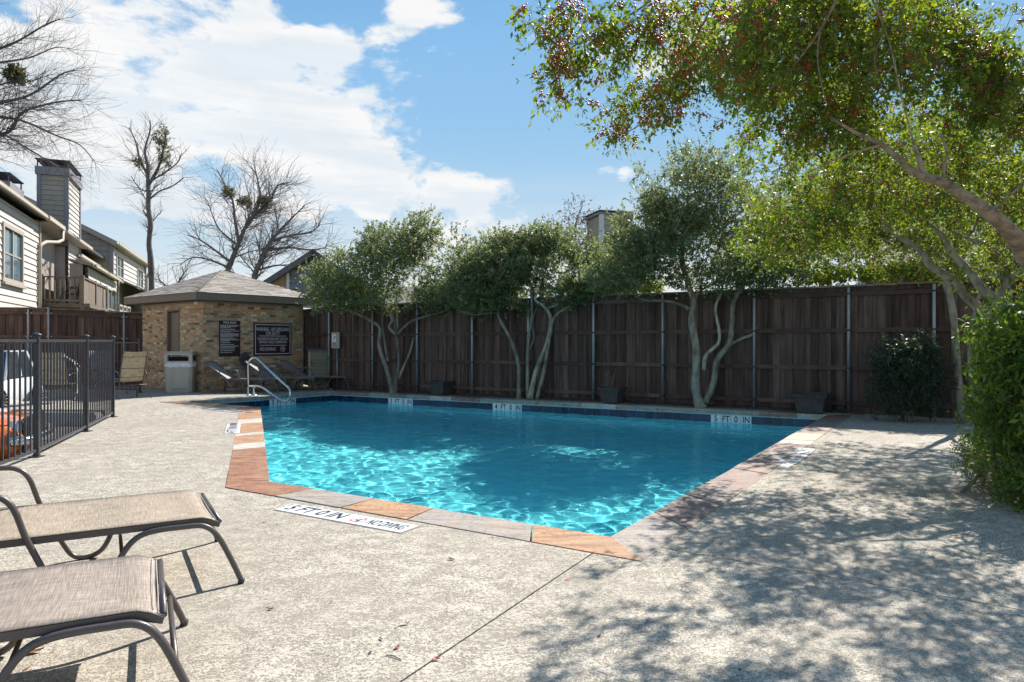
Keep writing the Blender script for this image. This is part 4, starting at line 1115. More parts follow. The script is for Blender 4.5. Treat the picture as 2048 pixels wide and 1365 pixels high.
# --------------------------------------------------------------- cars beyond the iron fence
def car(loc, ang, paint, label, Wd, Ln, Hh, zb, truck=False):
    root = empty('parked_car', loc, label, 'car', 'cars parked beyond the iron fence'); root.rotation_euler = (0, 0, ang)
    def put(mb, nm, m, bevel=0, par=None): o = mb.build(nm, m, None, bevel); o.parent = par or root; return o
    # local +x = front, y across. body lofted from cross-sections
    secs = [(Ln * .5, .30, .55, .80), (Ln * .47, .22, .74, .93), (Ln * .40, .20, .84, .98), (Ln * .22, .20, .93, 1.0), (Ln * .10, .20, .98, 1.0), (-Ln * .38, .20, .98, 1.0), (-Ln * .47, .24, .95, .95), (-Ln * .5, .32, .82, .85)]
    hb_ = Hh * .60; mb = MB(); prev = None
    for (x, z0, zt, wf) in secs:
        n = len(mb.v); w = Wd / 2 * wf; z1 = hb_ * zt
        for (y, z) in ((-w * .92, z0), (-w, z0 + .10), (-w * 1.0, z1 * .62), (-w * .95, z1 * .90), (-w * .80, z1), (0, z1 + .02), (w * .80, z1), (w * .95, z1 * .90), (w, z1 * .62), (w, z0 + .10), (w * .92, z0)): mb.v.append((x, y, z))
        if prev is not None:
            for j in range(11): k = (j + 1) % 11; mb.face((prev + j, n + j, n + k, prev + k), True)
        else: mb.face(tuple(range(n, n + 11)))
        prev = n
    mb.face(tuple(reversed(range(prev, prev + 11))))
    body = put(mb, 'body', paint)
    mb = MB(); g = [(Ln * .14, .86), (Ln * .02, .74), (-Ln * .28, .74), (-Ln * .42, .84)]; z0 = hb_ * .97
    n = 0
    for (x, wf), z in zip(g, (z0, Hh, Hh * 1.0, z0)):
        w = Wd / 2 * wf
        for y in (-w, w): mb.v.append((x, y, z))
    mb.v += [(g[0][0], -Wd / 2 * .86, z0 - .02)]
    for f_ in ((0, 1, 3, 2), (2, 3, 5, 4), (4, 5, 7, 6), (0, 2, 4, 6), (1, 7, 5, 3)): mb.face(f_)
    gl = put(mb, 'cabin_glass', mat('car_glass', (.03, .04, .05), .06, spec=.9)); mb = MB()
    w = Wd / 2 * .75; mb.obox(((g[1][0] + g[2][0]) / 2, 0, Hh + .012), (1, 0, 0), (0, 1, 0), UP, abs(g[1][0] - g[2][0]) + .06, w * 2, .03)
    for s in (-1, 1):
        mb.bar((g[0][0], s * Wd / 2 * .85, z0), (g[1][0], s * w * .98, Hh), .05, .05); mb.bar((g[3][0], s * Wd / 2 * .83, z0), (g[2][0], s * w * .98, Hh), .07, .06); mb.bar((-Ln * .14, s * Wd / 2 * .83, z0), (-Ln * .14, s * w, Hh), .07, .03)
    put(mb, 'roof', paint, .01)
    rt = .40 if truck else .32
    for sx in (Ln * .32, -Ln * .30):
        for s in (-1, 1):
            c = Vector((sx, s * (Wd / 2 + (.04 if truck else -.08)), rt)); tw = .26 if truck else .2
            mb = MB(); mb.tube([c - Vector((0, tw / 2, 0)), c - Vector((0, tw / 2 - .02, 0)), c + Vector((0, tw / 2 - .02, 0)), c + Vector((0, tw / 2, 0))], [rt - .03, rt, rt, rt - .03], 32)
            wh = put(mb, 'wheel', mat('tyre_rubber', (.018, .018, .02), .8))
            if truck or s == -1 or True:
                mb = MB()
                for k in range(26):
                    a_ = 2 * math.pi * k / 26
                    for yy in (-.085, 0, .085):
                        a2_ = a_ + (.12 if yy == 0 else 0); q = c + Vector((math.cos(a2_) * rt, yy, math.sin(a2_) * rt)); mb.obox(q, (-math.sin(a2_), 0, math.cos(a2_)), (0, 1, 0), (math.cos(a2_), 0, math.sin(a2_)), .052, .065, .026)
                put(mb, 'tread', mat('tyre_tread', (.05, .05, .055), .7), 0, wh)
            mb = MB(); mb.tube([c + Vector((0, s * tw / 2, 0)), c + Vector((0, s * (tw / 2 + .01), 0)), c + Vector((0, s * (tw / 2 + .015), 0))], [rt * .6, rt * .58, rt * .2], 20); put(mb, 'rim', M_CHROME, 0, wh)
    for s in (-1, 1):
        c = Vector((Ln * .455, s * Wd / 2 * .70, hb_ * .66)); mb = MB(); mb.tube([c, c + Vector((.10, 0, 0)), c + Vector((.12, 0, 0))], [.12, .12, .08], 18); h = put(mb, 'headlight', mat('headlight_glass', (.62, .60, .52), .1, spec=.9))
        mb = MB(); c2 = c + Vector((.10, 0, 0)); mb.tube([c2 + Vector((0, math.cos(a_) * .125, math.sin(a_) * .125)) for a_ in [k * math.pi / 10 for k in range(21)]], .014, 5, cap=False); put(mb, 'bezel', M_CHROME, 0, h)
        mb = MB(); mb.obox((Ln * .47, s * Wd / 2 * .86, hb_ * .50), (1, 0, 0), (0, 1, 0), UP, .05, .10, .07); put(mb, 'indicator', mat('amber_lens', (.75, .32, .05), .25), .01)
    mb = MB(); mb.tube(bez([(Ln * .46, -Wd * .49, .46), (Ln * .515, -Wd * .40, .46), (Ln * .535, 0, .46), (Ln * .515, Wd * .40, .46), (Ln * .46, Wd * .49, .46)], 5), .055, 10); put(mb, 'bumper', M_CHROME)
    mb = MB()
    for k in range(15): mb.obox((Ln * .496, (-7 + k) * .085, hb_ * .66), (1, 0, 0), (0, 1, 0), UP, .05, .03, .30)
    for k in range(5): mb.obox((Ln * .492, 0, hb_ * .66 - .13 + k * .065), (1, 0, 0), (0, 1, 0), UP, .04, 1.24, .022)
    put(mb, 'grille', M_SHAD)
    return root
M_ORA = mat('orange_car_paint', (0.62, 0.15, 0.015), 0.22, var=.03, coat=.8); M_WHC = mat('white_car_paint', (.66, .68, .70), .25, var=.03, coat=.6)
oc = car((-8.17, 8.6, -.30), R(25), M_ORA, 'orange car with black grille and chrome bumper, its nose behind the iron fence', 1.75, 3.9, 1.45, .2)
wc = car((-12.1, 15.9, -.30), R(-75), M_WHC, 'small white car parked farther off behind the iron fence', 1.6, 3.2, 1.45, .2)

# ================================================================== HOUSES
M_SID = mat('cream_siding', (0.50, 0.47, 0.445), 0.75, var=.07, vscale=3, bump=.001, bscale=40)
M_SIDG = mat('taupe_and_shaded_siding', (0.36, 0.315, 0.265), 0.75, var=.07, vscale=3)  # taupe boards, also painted shade for cream houses' faces away from the sun
M_TRIM = mat('taupe_trim', (0.38, 0.335, 0.29), 0.65, var=.06)
M_GUT = mat('gutter_enamel', (0.46, 0.405, 0.33), 0.5, var=.08, vscale=2)
M_DKT = mat('grey_trim', (0.24, 0.23, 0.25), 0.7, var=.06)
M_GLASS = mat('window_glass', (0.10, 0.16, 0.19), 0.05, var=.35, vscale=1.2, spec=1.0)
M_BLIND = mat('window_blind', (0.40, 0.44, 0.46), .6, var=.15)
M_ROOFD = mat('dark_shingles', (0.10, 0.095, 0.10), 0.95, var=.25, vscale=12)
M_ROOFL = mat('grey_shingles', (0.24, 0.225, 0.21), 0.95, var=.25, vscale=12)
M_BALC = mat('weathered_balcony_wood', (0.17, 0.135, 0.105), 0.85, var=.25, vscale=6)
M_BWOOD = mat('grey_brown_slat', (0.22, 0.18, 0.15), 0.85, var=.2, vscale=6)
M_UNDER = mat('sheathing', (0.07, 0.06, 0.055), .9)
class Plane:
    def __init__(s, O, d, n): s.O = V2(O); s.d = V2(d).normalized(); s.n = V2(n).normalized()
    def hit(s, px, py=682):
        r = ray(px, py); k = s.O.dot(s.n) / V2(r).dot(s.n); p = Vector((r.x * k, k, EYE + r.z * k)); return (p - s.O).dot(s.d), p.z
    def p(s, t, z, out=0.0): return s.O + s.d * t + s.n * out + UP * z
    def shift(s, out): return Plane(s.O + s.n * out, s.d, s.n)
def siding(pl, t0, t1, z0, z1, root, m, pitch=.205, ops=(), tr=None, under=True):
    """lapped boards; tr(z)->(t0,t1) for gables"""
    n = int(math.ceil((z1 - z0) / pitch)); mbu = MB()
    for k in range(n):
        za = z0 + k * pitch; zb = min(z1, za + pitch); zc = (za + zb) / 2
        a, b = (t0, t1) if tr is None else tr(zc)
        if b - a < .05: continue
        segs = [(a, b)]
        for (p0, p1, q0, q1) in ops:
            if q0 - .02 < zc < q1 + .02:
                ns = []
                for u, v in segs:
                    if v <= p0 or u >= p1: ns.append((u, v)); continue
                    if u < p0: ns.append((u, p0))
                    if v > p1: ns.append((p1, v))
                segs = ns
        for u, v in segs:
            if v - u < .04: continue
            piece('board', m, root, pl.p((u + v) / 2, zc + .012, .012), pl.d, pl.n + UP * .16, UP - pl.n * .16, (v - u, .016, zb - za + .022))
            mbu.obox(pl.p((u + v) / 2, zc, -.06), pl.d, pl.n, UP, v - u, .10, zb - za)
    if under: mbu.build('wall', M_UNDER, root)
def window(pl, t0, t1, z0, z1, root, cols=2, rows=2, tm=None, blind=True, fw=.09):
    tm = tm or M_TRIM; mb = MB(); c = (t0 + t1) / 2; zc = (z0 + z1) / 2
    for (tt, zz, dx, dz) in ((c, z1 - fw / 2, t1 - t0, fw), (c, z0 + fw / 2, t1 - t0 + .1, fw), (t0 + fw / 2, zc, fw, z1 - z0 - 2 * fw), (t1 - fw / 2, zc, fw, z1 - z0 - 2 * fw)):
        mb.obox(pl.p(tt, zz, .02), pl.d, pl.n, UP, dx, .12, dz)
    o = mb.build('window', tm, root)
    gw = (t1 - t0 - 2 * fw) / cols; gh = (z1 - z0 - 2 * fw) / rows
    for i in range(cols):
        for j in range(rows):
            cx_, cz_ = t0 + fw + gw * (i + .5), z0 + fw + gh * (j + .5)
            piece('pane', M_GLASS, o, pl.p(cx_, cz_, -.005 - .012 * j), pl.d, pl.n, UP, (gw - .04, .012, gh - .04))
    mb = MB()
    for i in range(1, cols): mb.obox(pl.p(t0 + fw + gw * i, zc, .015), pl.d, pl.n, UP, .06, .06, z1 - z0 - 2 * fw)
    for j in range(1, rows): mb.obox(pl.p(c, z0 + fw + gh * j, .005), pl.d, pl.n, UP, t1 - t0 - 2 * fw, .055, .05)
    for i in range(cols):
        for j in range(rows):
            cx_, cz_ = t0 + fw + gw * (i + .5), z0 + fw + gh * (j + .5)
            for sx in (-1, 1): mb.obox(pl.p(cx_ + sx * (gw / 2 - .01), cz_, .0), pl.d, pl.n, UP, .02, .03, gh)
    if cols * rows > 1: mb.build('sash', tm, o)
    if blind:
        mb = MB(); mb.obox(pl.p(c, zc, -.09), pl.d, pl.n, UP, t1 - t0 - 2 * fw, .01, z1 - z0 - 2 * fw); mb.build('blind', M_BLIND, o)
    return o
def gutter(a, b, root, nvec, m=None, w=.13, name='gutter'):
    m = m or M_GUT; a = Vector(a); b = Vector(b); d = (b - a).normalized(); nn = V2(nvec).normalized(); base = [(-.5, 0), (.5, .0), (.55, .35), (.42, .6), (.5, 1), (.40, 1), (.33, .65), (.4, .12), (-.4, .12), (-.5, 1)]
    mb = MB(); n = len(base)
    for p in (a, b):
        for (x, z) in base: mb.v.append(tuple(p + nn * x * w + UP * z * w))
    for i in range(n): j = (i + 1) % n; mb.face((i, j, n + j, n + i))
    mb.face(tuple(reversed(range(n)))); mb.face(tuple(range(n, 2 * n))); return mb.build(name, m, root)
P0 = Plane((-16.9, 23.1), (-.385, .923), (.923, .385))
ZG = 6.22
h1 = empty('apartment_house', P0.p(5, 0, -4), 'cream lap-sided two storey house with balcony and tall chimney at far left', 'house')
t76 = P0.hit(77)[0]; t79 = t76 + .02; t137 = P0.hit(136)[0]; t158 = P0.hit(158)[0]; t186 = P0.hit(188)[0]
wR = P0.hit(43)[0]; wz0 = P0.hit(42, 573)[1]; wz1 = P0.hit(42, 464)[1]; wL = wR - 2.6
siding(P0, -7, t76, .6, ZG - .12, h1, M_SID, .235, ops=[(wL, wR, wz0, wz1)])
window(P0, wL, wR, wz0, wz1, h1, 2, 2, fw=.14)
mb = MB(); mb.obox(P0.p((wL + wR) / 2, wz0 - .05, .09), P0.d, P0.n, UP, wR - wL + .2, .12, .08); mb.build('window_sill', M_TRIM, h1)
mb = MB(); mb.obox(P0.p(t76, 3.3, .03), P0.d, P0.n, UP, .12, .10, 5.6); mb.build('corner_board', M_TRIM, h1)
# recessed porch wall with door and window
PR = P0.shift(-.9)
ta, tb = PR.hit(70)[0], PR.hit(140)[0]
dd0, dd1 = PR.hit(86)[0], PR.hit(99)[0]; zb = 2.95; zd = PR.hit(92, 492)[1]
ww0, ww1 = PR.hit(104)[0], PR.hit(135)[0]; wz_0 = PR.hit(120, 552)[1]; wz_1 = PR.hit(120, 500)[1]
siding(PR, ta, tb, zb, ZG, h1, M_SID, .235, ops=[(dd0, dd1, zb, zd), (ww0, ww1, wz_0, wz_1)])
window(PR, ww0, ww1, wz_0, wz_1, h1, 2, 1, fw=.1)
mb = MB(); mb.obox(PR.p((dd0 + dd1) / 2, (zb + zd) / 2, -.02), PR.d, PR.n, UP, dd1 - dd0 - .2, .05, zd - zb - .1); dr_ = mb.build('door', mat('cream_door', (.55, .48, .40), .5, var=.05), h1)
mb = MB()
for tt in (dd0 + .05, dd1 - .05): mb.obox(PR.p(tt, (zb + zd) / 2, .02), PR.d, PR.n, UP, .12, .14, zd - zb)
mb.obox(PR.p((dd0 + dd1) / 2, zd - .05, .02), PR.d, PR.n, UP, dd1 - dd0, .14, .1); mb.build('door_frame', M_TRIM, h1)
for q in (.3, .7): piece('pane', M_GLASS, dr_, PR.p(dd0 + (dd1 - dd0) * .5, zb + (zd - zb) * q, .012), PR.d, PR.n, UP, ((dd1 - dd0) * .5, .02, (zd - zb) * .3))
mb = MB(); lp = PR.p(dd1 + .22, PR.hit(105, 497)[1], .16); mb.obox(lp, PR.d, PR.n, UP, .16, .16, .26); mb.tube([lp + UP * .13, lp + UP * .24], [.10, .02], 8); mb.bar(lp, lp - PR.n * .16, .03, .03); mb.build('porch_lamp', M_IRON, h1, bevel=.02)
# cheek walls and porch ceiling
mb = MB(); mb.obox(P0.p(t79 - .05, 4.6, -.45), P0.n, P0.d, UP, .9, .08, 3.3); mb.obox(P0.p(t137 + .06, 4.6, -.45), P0.n, P0.d, UP, .9, .08, 3.3); split_build(mb, 'return_wall', M_SID, h1)
mb = MB(); mb.obox(P0.p((t76 + t158) / 2, ZG - .03, -.25), P0.d, P0.n, UP, t158 - t76 + .1, 1.3, .05); mb.build('soffit', M_TRIM, h1)
siding(P0, t137, t158, .6, ZG - .06, h1, M_SID, .235)
mb = MB(); mb.obox(P0.p(t158, 3.3, .03), P0.d, P0.n, UP, .11, .1, 5.6); mb.build('corner_board', M_TRIM, h1)
siding(P0.shift(-.25), t158 + .02, t186 + 4, .6, ZG - .1, h1, M_SID, .235)
w3 = P0.shift(-.25).hit(161)[0]; wq0 = P0.shift(-.25).hit(166)[0]
window(P0.shift(-.22), w3 + .2, wq0, P0.hit(163, 552)[1], P0.hit(163, 541)[1] + .6, h1, 1, 1, blind=False)
# gutters and eaves
gutter(P0.p(-7, ZG, .40), P0.p(P0.shift(.4).hit(93)[0], ZG, .40), h1, P0.n)
g2 = P0.shift(.95); ga, gb = g2.hit(93)[0], g2.hit(129)[0]
gutter(P0.p(P0.shift(.4).hit(94)[0], ZG - .02, .42), P0.p(P0.shift(.42).hit(127)[0], ZG - .02, .42), h1, P0.n, w=.17)
gutter(P0.p(P0.shift(.42).hit(131)[0], ZG - .04, .45), P0.p(P0.shift(.45).hit(183)[0], ZG - .04, .45), h1, P0.n, w=.14)
gutter(P0.p(P0.shift(.2).hit(161)[0], ZG - .55, .2), P0.p(P0.shift(.2).hit(199)[0], ZG - .55, .2), h1, P0.n, w=.14)
td = P0.shift(.42).hit(125)[0]; tl = P0.shift(.1).hit(79.5)[0]
mb = MB(); mb.tube([P0.p(td, ZG, .42), P0.p(td, ZG - .45, .42), P0.p(td - .5, ZG - .62, .34), P0.p(tl + .8, ZG - .78, .16), P0.p(tl, ZG - 1.0, .12), P0.p(tl, ZG - 1.3, .10), P0.p(tl, .6, .10)], .075, 6); mb.build('downpipe', M_GUT, h1)
def slab(pts, th, name, m, root):
    mb = MB(); pts = [Vector(p) for p in pts]; n = (pts[1] - pts[0]).cross(pts[2] - pts[0]).normalized(); k = len(pts)
    if n.z < 0: n = -n
    mb.v = [tuple(p) for p in pts] + [tuple(p - n * th) for p in pts]
    mb.face(tuple(range(k))); mb.face(tuple(reversed(range(k, 2 * k))))
    for i in range(k): j = (i + 1) % k; mb.face((i, i + k, j + k, j))
    return mb.build(name, m, root)
slab([P0.p(-7, ZG + .10, .42), P0.p(t186 + 4, ZG + .10, .42), P0.p(t186 + 4, ZG + 2.2, -5.2), P0.p(-7, ZG + 2.2, -5.2)], .12, 'roof', M_ROOFD, h1)
slab([P0.p(-7, ZG + 2.2, -5.2), P0.p(t186 + 4, ZG + 2.2, -5.2), P0.p(t186 + 4, ZG, -10.4), P0.p(-7, ZG, -10.4)], .12, 'roof', M_ROOFD, h1)
mb = MB(); mb.obox(P0.p((t186 - 3) / 2, 3.1, -5.4), P0.d, P0.n, UP, t186 + 10.9, 9.8, 6.2); mb.build('back_walls', M_SIDG, h1)
# chimney chase : outer face flush with the wall
ct0, ct1 = P0.hit(133.5)[0], P0.hit(158)[0]; cz1 = P0.hit(133.5, 350)[1]
PF = Plane(P0.p(ct0, 0, .0), -P0.n, -P0.d)    # face turned to the camera
cw = PF.hit(78)[0]
def chimney(pl, pf, t0, t1, w_, z0, z1, root, capm=M_DARK, pitch=.235):
    ch = MB(); ch.obox(pl.p((t0 + t1) / 2, (z0 + z1) / 2, -w_ / 2), pl.d, pl.n, UP, t1 - t0 - .06, w_ - .06, z1 - z0 - .02); cho = ch.build('chimney', M_UNDER, root)
    siding(pl, t0 + .06, t1 - .04, z0, z1, cho, M_SID, pitch, under=False); siding(pf, .06, w_ - .06, z0, z1, cho, M_SIDG, pitch, under=False)  # camera-side boards take the darker siding, so their shade is in the colour
    mb = MB()
    for (tt, oo) in ((t0, 0), (t1, 0), (t0, -w_), (t1, -w_)): mb.obox(pl.p(tt, (z0 + z1) / 2, oo), pl.d, pl.n, UP, .16, .16, z1 - z0)
    split_build(mb, 'corner_board', M_DKT, cho)
    mb = MB(); mb.obox(pl.p((t0 + t1) / 2, z1 + .12, -w_ / 2), pl.d, pl.n, UP, t1 - t0 + .28, w_ + .28, .36); mb.build('crown_trim', M_DKT, cho)
    mb = MB()
    for a in (-1, 1):
        for b in (-1, 1): mb.obox(pl.p((t0 + t1) / 2 + a * (t1 - t0 + .1) / 2, z1 + .46, -w_ / 2 + b * (w_ + .1) / 2), pl.d, pl.n, UP, .05, .05, .36)
    mb.obox(pl.p((t0 + t1) / 2, z1 + .65, -w_ / 2), pl.d, pl.n, UP, t1 - t0 + .3, w_ + .3, .035)
    mb.obox(pl.p((t0 + t1) / 2, z1 + .45, -w_ / 2), pl.d, pl.n, UP, (t1 - t0) * .5, w_ * .5, .3); mb.build('chimney_cap', capm, cho); return cho
chimney(P0, PF, ct0, ct1, cw, ZG - .3, cz1, h1)
# second chimney top farther left
tq = P0.shift(-1.6).hit(14)[0]; Pq = P0.shift(-1.6); zq = Pq.hit(14, 377)[1]; chimney(Pq, Plane(Pq.p(tq, 0), -P0.n, -P0.d), tq, Pq.hit(39)[0], 2.4, ZG + .2, zq, h1)
# balcony
zr = 4.03; Bl = Vector((-19.15, 28.5, 0)); Bc = Vector((-17.8, 29.0, 0)); Be = Bc + P0.d * 6.4; zf = 2.95
for a, b, nm, npk in ((Bl, Bc, 'side', 11), (Bc, Be, 'front', 0)):
    d = b - a; L = d.length; e = d / L; s = UP.cross(e)
    piece('hand_rail', M_BALC, h1, (a + b) / 2 + UP * zr, e, s, UP, (L + .1, .14, .045)); piece('lower_rail', M_BALC, h1, (a + b) / 2 + UP * (zf + .12), e, s, UP, (L, .04, .09))
    if nm == 'side':
        for k in range(8): piece('baluster', M_BALC, h1, a + e * L * (k + .5) / 8 + UP * (zf + zr) / 2, e, s, UP, (.045, .045, zr - zf))
    else:
        n = 44
        for k in range(n): piece('baluster', M_BWOOD, h1, a + e * L * (k + .5) / n + UP * (zf + zr - .1) / 2, e, s, UP, (.115, .025, zr - zf + .15))
for q in (Bl, Bc, Be, Bc.lerp(Be, .5)): piece('balcony_post', M_BALC, h1, q + UP * (zr / 2 + .05), P0.d, P0.n, UP, (.13, .13, zr + .1))
mb = MB(); mb.obox((Bl + Be) / 2 + UP * (zf - .08) + P0.n * -.2, P0.d, P0.n, UP, 6.6, 2.4, .16); mb.build('balcony_floor', M_BALC, h1)
# balcony furniture : dark metal chair behind the balusters
bc = empty('balcony_chair', P(140, 600, 29.6) , 'dark scroll metal chair standing on the balcony behind its balusters', 'chair')
q0 = Bc + P0.d * .9 - P0.n * .55 + UP * (zf + .02); mb = MB(); ex_, ey_ = -P0.n, P0.d
for s in (-.28, .28):
    mb.tube(bez([q0 + ex_ * .45 + ey_ * s, q0 + ex_ * .36 + ey_ * s + UP * .5, q0 + ex_ * .2 + ey_ * s + UP * .66, q0 - ex_ * .25 + ey_ * s + UP * .70], 4), .025, 6); mb.tube([q0 - ex_ * .3 + ey_ * s, q0 - ex_ * .25 + ey_ * s + UP * .45, q0 - ex_ * .38 + ey_ * s + UP * 1.0], .025, 6)
mb.build('frame', M_IRON, bc); mb = MB(); mb.obox(q0 + UP * .42, ex_, ey_, UP, .55, .55, .06); mb.build('seat', M_IRON, bc)
mb = MB()
for k in range(6): mb.bar(q0 - ex_ * .27 + ey_ * (-.25 + .1 * k) + UP * .45, q0 - ex_ * .37 + ey_ * (-.25 + .1 * k) + UP * .95, .03, .03)
for k in range(3): c = q0 - ex_ * .32 + ey_ * (-.18 + .18 * k) + UP * .70; mb.tube([c + ey_ * math.cos(a_) * .08 + UP * math.sin(a_) * .10 for a_ in [i * math.pi / 6 for i in range(13)]], .014, 4)
mb.build('backrest', M_IRON, bc)

# low block in front, further along
P3 = Plane((-18.72, 30.9), P0.d, P0.n)
h3 = empty('low_house_wing', P3.p(5, 0, -2), 'single storey cream wing with gutter between the balcony and the second gabled house', 'house')
z3 = P3.hit(188, 541)[1]; te = P3.hit(231)[0]
siding(P3, 0, te, .4, z3 - .02, h3, M_SID, .235, ops=[(P3.hit(213)[0], P3.hit(229)[0], 2.0, P3.hit(220, 578)[1])])
window(P3, P3.hit(213)[0], P3.hit(229)[0], 2.0, P3.hit(220, 578)[1], h3, 2, 2)
gutter(P3.p(-.2, z3, .3), P3.p(P3.shift(.3).hit(241)[0], z3, .3), h3, P0.n)
mb = MB(); tdp = P3.shift(.3).hit(236)[0]; mb.tube([P3.p(tdp, z3, .3), P3.p(tdp, z3 - .35, .3), P3.p(te, z3 - .6, .1), P3.p(te, .4, .1)], .07, 6); mb.build('downpipe', M_DKT, h3)
slab([P3.p(-.1, z3 + .1, .35), P3.p(te + .6, z3 + .1, .35), P3.p(te + .6, z3 + .35, -.7), P3.p(-.1, z3 + .35, -.7)], .1, 'roof', M_ROOFL, h3)
mb = MB(); mb.obox(P3.p(te / 2, z3 / 2 + .1, -.45), P3.d, P3.n, UP, te, .5, z3 + .1); mb.build('back_walls', M_SIDG, h3)

# second two-storey house: camera-side gable darkened in colour as painted shade, long face cream
O2 = P(223, 682, 41.8); P2 = Plane((O2.x, O2.y), (-.34, .94), (.94, .34)); PG = Plane((O2.x, O2.y), (-.94, -.34), (.34, -.94))
h2 = empty('gabled_house', P2.p(5, 0, -5), 'farther two storey house with shade painted on its gable and cream side face', 'house')
zg2 = P2.hit(224, 487)[1]; tE = P2.hit(289)[0]
wa = (P2.hit(231)[0], P2.hit(245)[0], P2.hit(238, 556)[1], P2.hit(238, 512)[1]); wb = (P2.hit(273)[0], P2.hit(284.5)[0], P2.hit(279, 576)[1], P2.hit(279, 538)[1])
siding(P2, 0, tE, 1.0, zg2, h2, M_SID, .30, ops=[wa, wb]); window(P2, *wa, h2, 2, 2); window(P2, *wb, h2, 2, 2)
gw_ = 9.0; slope_g = 0.52
def tr2(z): lim = 0 if z < zg2 else (z - zg2) / slope_g; return (lim, 2 * gw_ - lim) if lim < gw_ else (0, 0)
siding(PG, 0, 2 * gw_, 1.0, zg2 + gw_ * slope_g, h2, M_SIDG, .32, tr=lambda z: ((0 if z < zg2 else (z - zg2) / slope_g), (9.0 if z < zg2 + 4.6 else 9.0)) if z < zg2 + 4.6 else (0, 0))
for pl, tt in ((P2, 0), (P2, tE)): mb = MB(); mb.obox(pl.p(tt, zg2 / 2 + .5, 0), pl.d, pl.n, UP, .24, .24, zg2 - 1.0); mb.build('corner_board', M_DKT, h2)
rdg = PG.p(gw_, zg2 + gw_ * slope_g + .15)
rt_ = -PG.n
slab([PG.p(-.35, zg2 - .02, .3), P2.p(tE + .5, zg2 - .02, .35), PG.p(gw_, zg2 + gw_ * slope_g + .2) + P2.d * (tE + .5), PG.p(gw_, zg2 + gw_ * slope_g + .2, .3)], .22, 'roof', M_ROOFL, h2)
mb = MB(); mb.bar(PG.p(-.3, zg2 - .05, .32), PG.p(gw_, zg2 + gw_ * slope_g + .05, .32), .06, .28); mb.build('rake_board', M_TRIM, h2)
gutter(P2.p(-.3, zg2 - .1, .40), P2.p(tE + .7, zg2 - .1, .40), h2, P2.n, w=.18)
mb = MB(); mb.tube([P2.p(tE + .3, zg2 - .1, .4), P2.p(tE + .3, zg2 - .6, .3), P2.p(tE + .1, zg2 - 1.0, .12), P2.p(tE + .1, 1, .12)], .10, 6); mb.build('downpipe', M_DKT, h2)
# its porch roof
pz = P2.hit(250, 590)[1]
slab([P2.p(2, pz, 2.0), P2.p(tE, pz, 2.0), P2.p(tE, pz + .9, .05), P2.p(2, pz + .9, .05)], .1, 'porch_roof', M_ROOFL, h2)
gutter(P2.p(2, pz - .1, 2.05), P2.p(tE, pz - .1, 2.05), h2, P2.n, w=.16)
P2b = P2.shift(1.7)
ops_ = [(P2b.hit(236 + 8 * i)[0], P2b.hit(242 + 8 * i)[0], P2b.hit(250, 626)[1], P2b.hit(250, 612)[1]) for i in range(3)]
siding(P2b, 2, tE - .2, .6, pz - .1, h2, M_SID, .30, ops=ops_)
for o_ in ops_: window(P2b, *o_, h2, 1, 1, blind=False)

# houses behind the long fence
def simple_house(name, label, O, d, wid, dep, h, rise, mw, mr, n_in=None):
    pl = Plane(O, d, (d[1], -d[0])); root = empty(name, pl.p(wid / 2, 0, -dep / 2), label, 'house'); return pl, root
Hh = P(526, 682, 29.5)
hm = empty('brick_gable_house', Hh, 'brown brick gable house with grey siding behind the pump house roof', 'house')
pm_ = Plane((Hh.x - 3, Hh.y - .5), (.985, .17), (.17, -.985))
zz = lambda px, py: pm_.hit(px, py)
tA, tB, tC = zz(505, 600)[0], zz(573, 600)[0], zz(579, 600)[0]
zA = zz(520, 570)[1]; apexT, apexZ = zz(628, 500)
sl2 = (apexZ - zA) / (apexT - zz(520, 570)[0])
tbase = zz(520, 570)[0]
mb = MB(); q = [(tbase - 1.5, 1.0), (tB, 1.0), (tB, zA + sl2 * (tB - tbase) - .25), (tbase - 1.5, zA - sl2 * 1.5 - .25)]
mb.v = [tuple(pm_.p(t, z)) for t, z in q] + [tuple(pm_.p(t, z, -.3)) for t, z in q]; mb.face((0, 1, 2, 3)); mb.face((7, 6, 5, 4)); mb.face((3, 2, 6, 7)); mb.build('wall', M_MORT, hm)
mbs = MB(); z = 3.2
rr = random.Random(9); row = 0
while z < apexZ:
    tlim = tbase + (z + .35 - zA) / sl2 if z > zA - .4 else tbase - 1.5; t = max(tlim, tbase - 1.5) + (.1 if row % 2 else 0)
    while t < tB - .1: mbs.mi = rr.choice([0, 1, 3, 3, 5, 7, 8]); mbs.obox(pm_.p(t + .11, z, .0), pm_.d, pm_.n, UP, .205, .03, .062); t += .22
    z += .075; row += 1
o = mbs.build('bricks', M_BR, hm); o['kind'] = 'stuff'
mb = MB(); mb.obox(pm_.p((tB + tC) / 2, (2.5 + zz(576, 546)[1]) / 2, .02), pm_.d, pm_.n, UP, tC - tB, .1, zz(576, 546)[1] - 2.5); mb.build('corner_board', mat('white_trim', (.6, .62, .64), .6, var=.04), hm)
M_BLUG = mat('blue_grey_siding', (.17, .20, .235), .75, var=.08)
siding(pm_.shift(-.03), tC, tC + 4, 3.6, apexZ - .3, hm, M_BLUG, .27, tr=lambda z: (max(tC, tbase + (z + .35 - zA) / sl2), min(tC + 6, 2 * apexT - (tbase + (z + .35 - zA) / sl2))))
for sgn in (1,):
    a = pm_.p(tbase - 2.4, zA - sl2 * 2.4, .45); b = pm_.p(apexT, apexZ, .45); bk = -pm_.n * 9
    slab([a, b, b + bk, a + bk], .22, 'roof', M_ROOFD, hm)
    c = pm_.p(apexT + (apexT - tbase + 2.4), zA - sl2 * 2.4, .45); slab([b, c, c + bk, b + bk], .22, 'roof', M_ROOFD, hm)
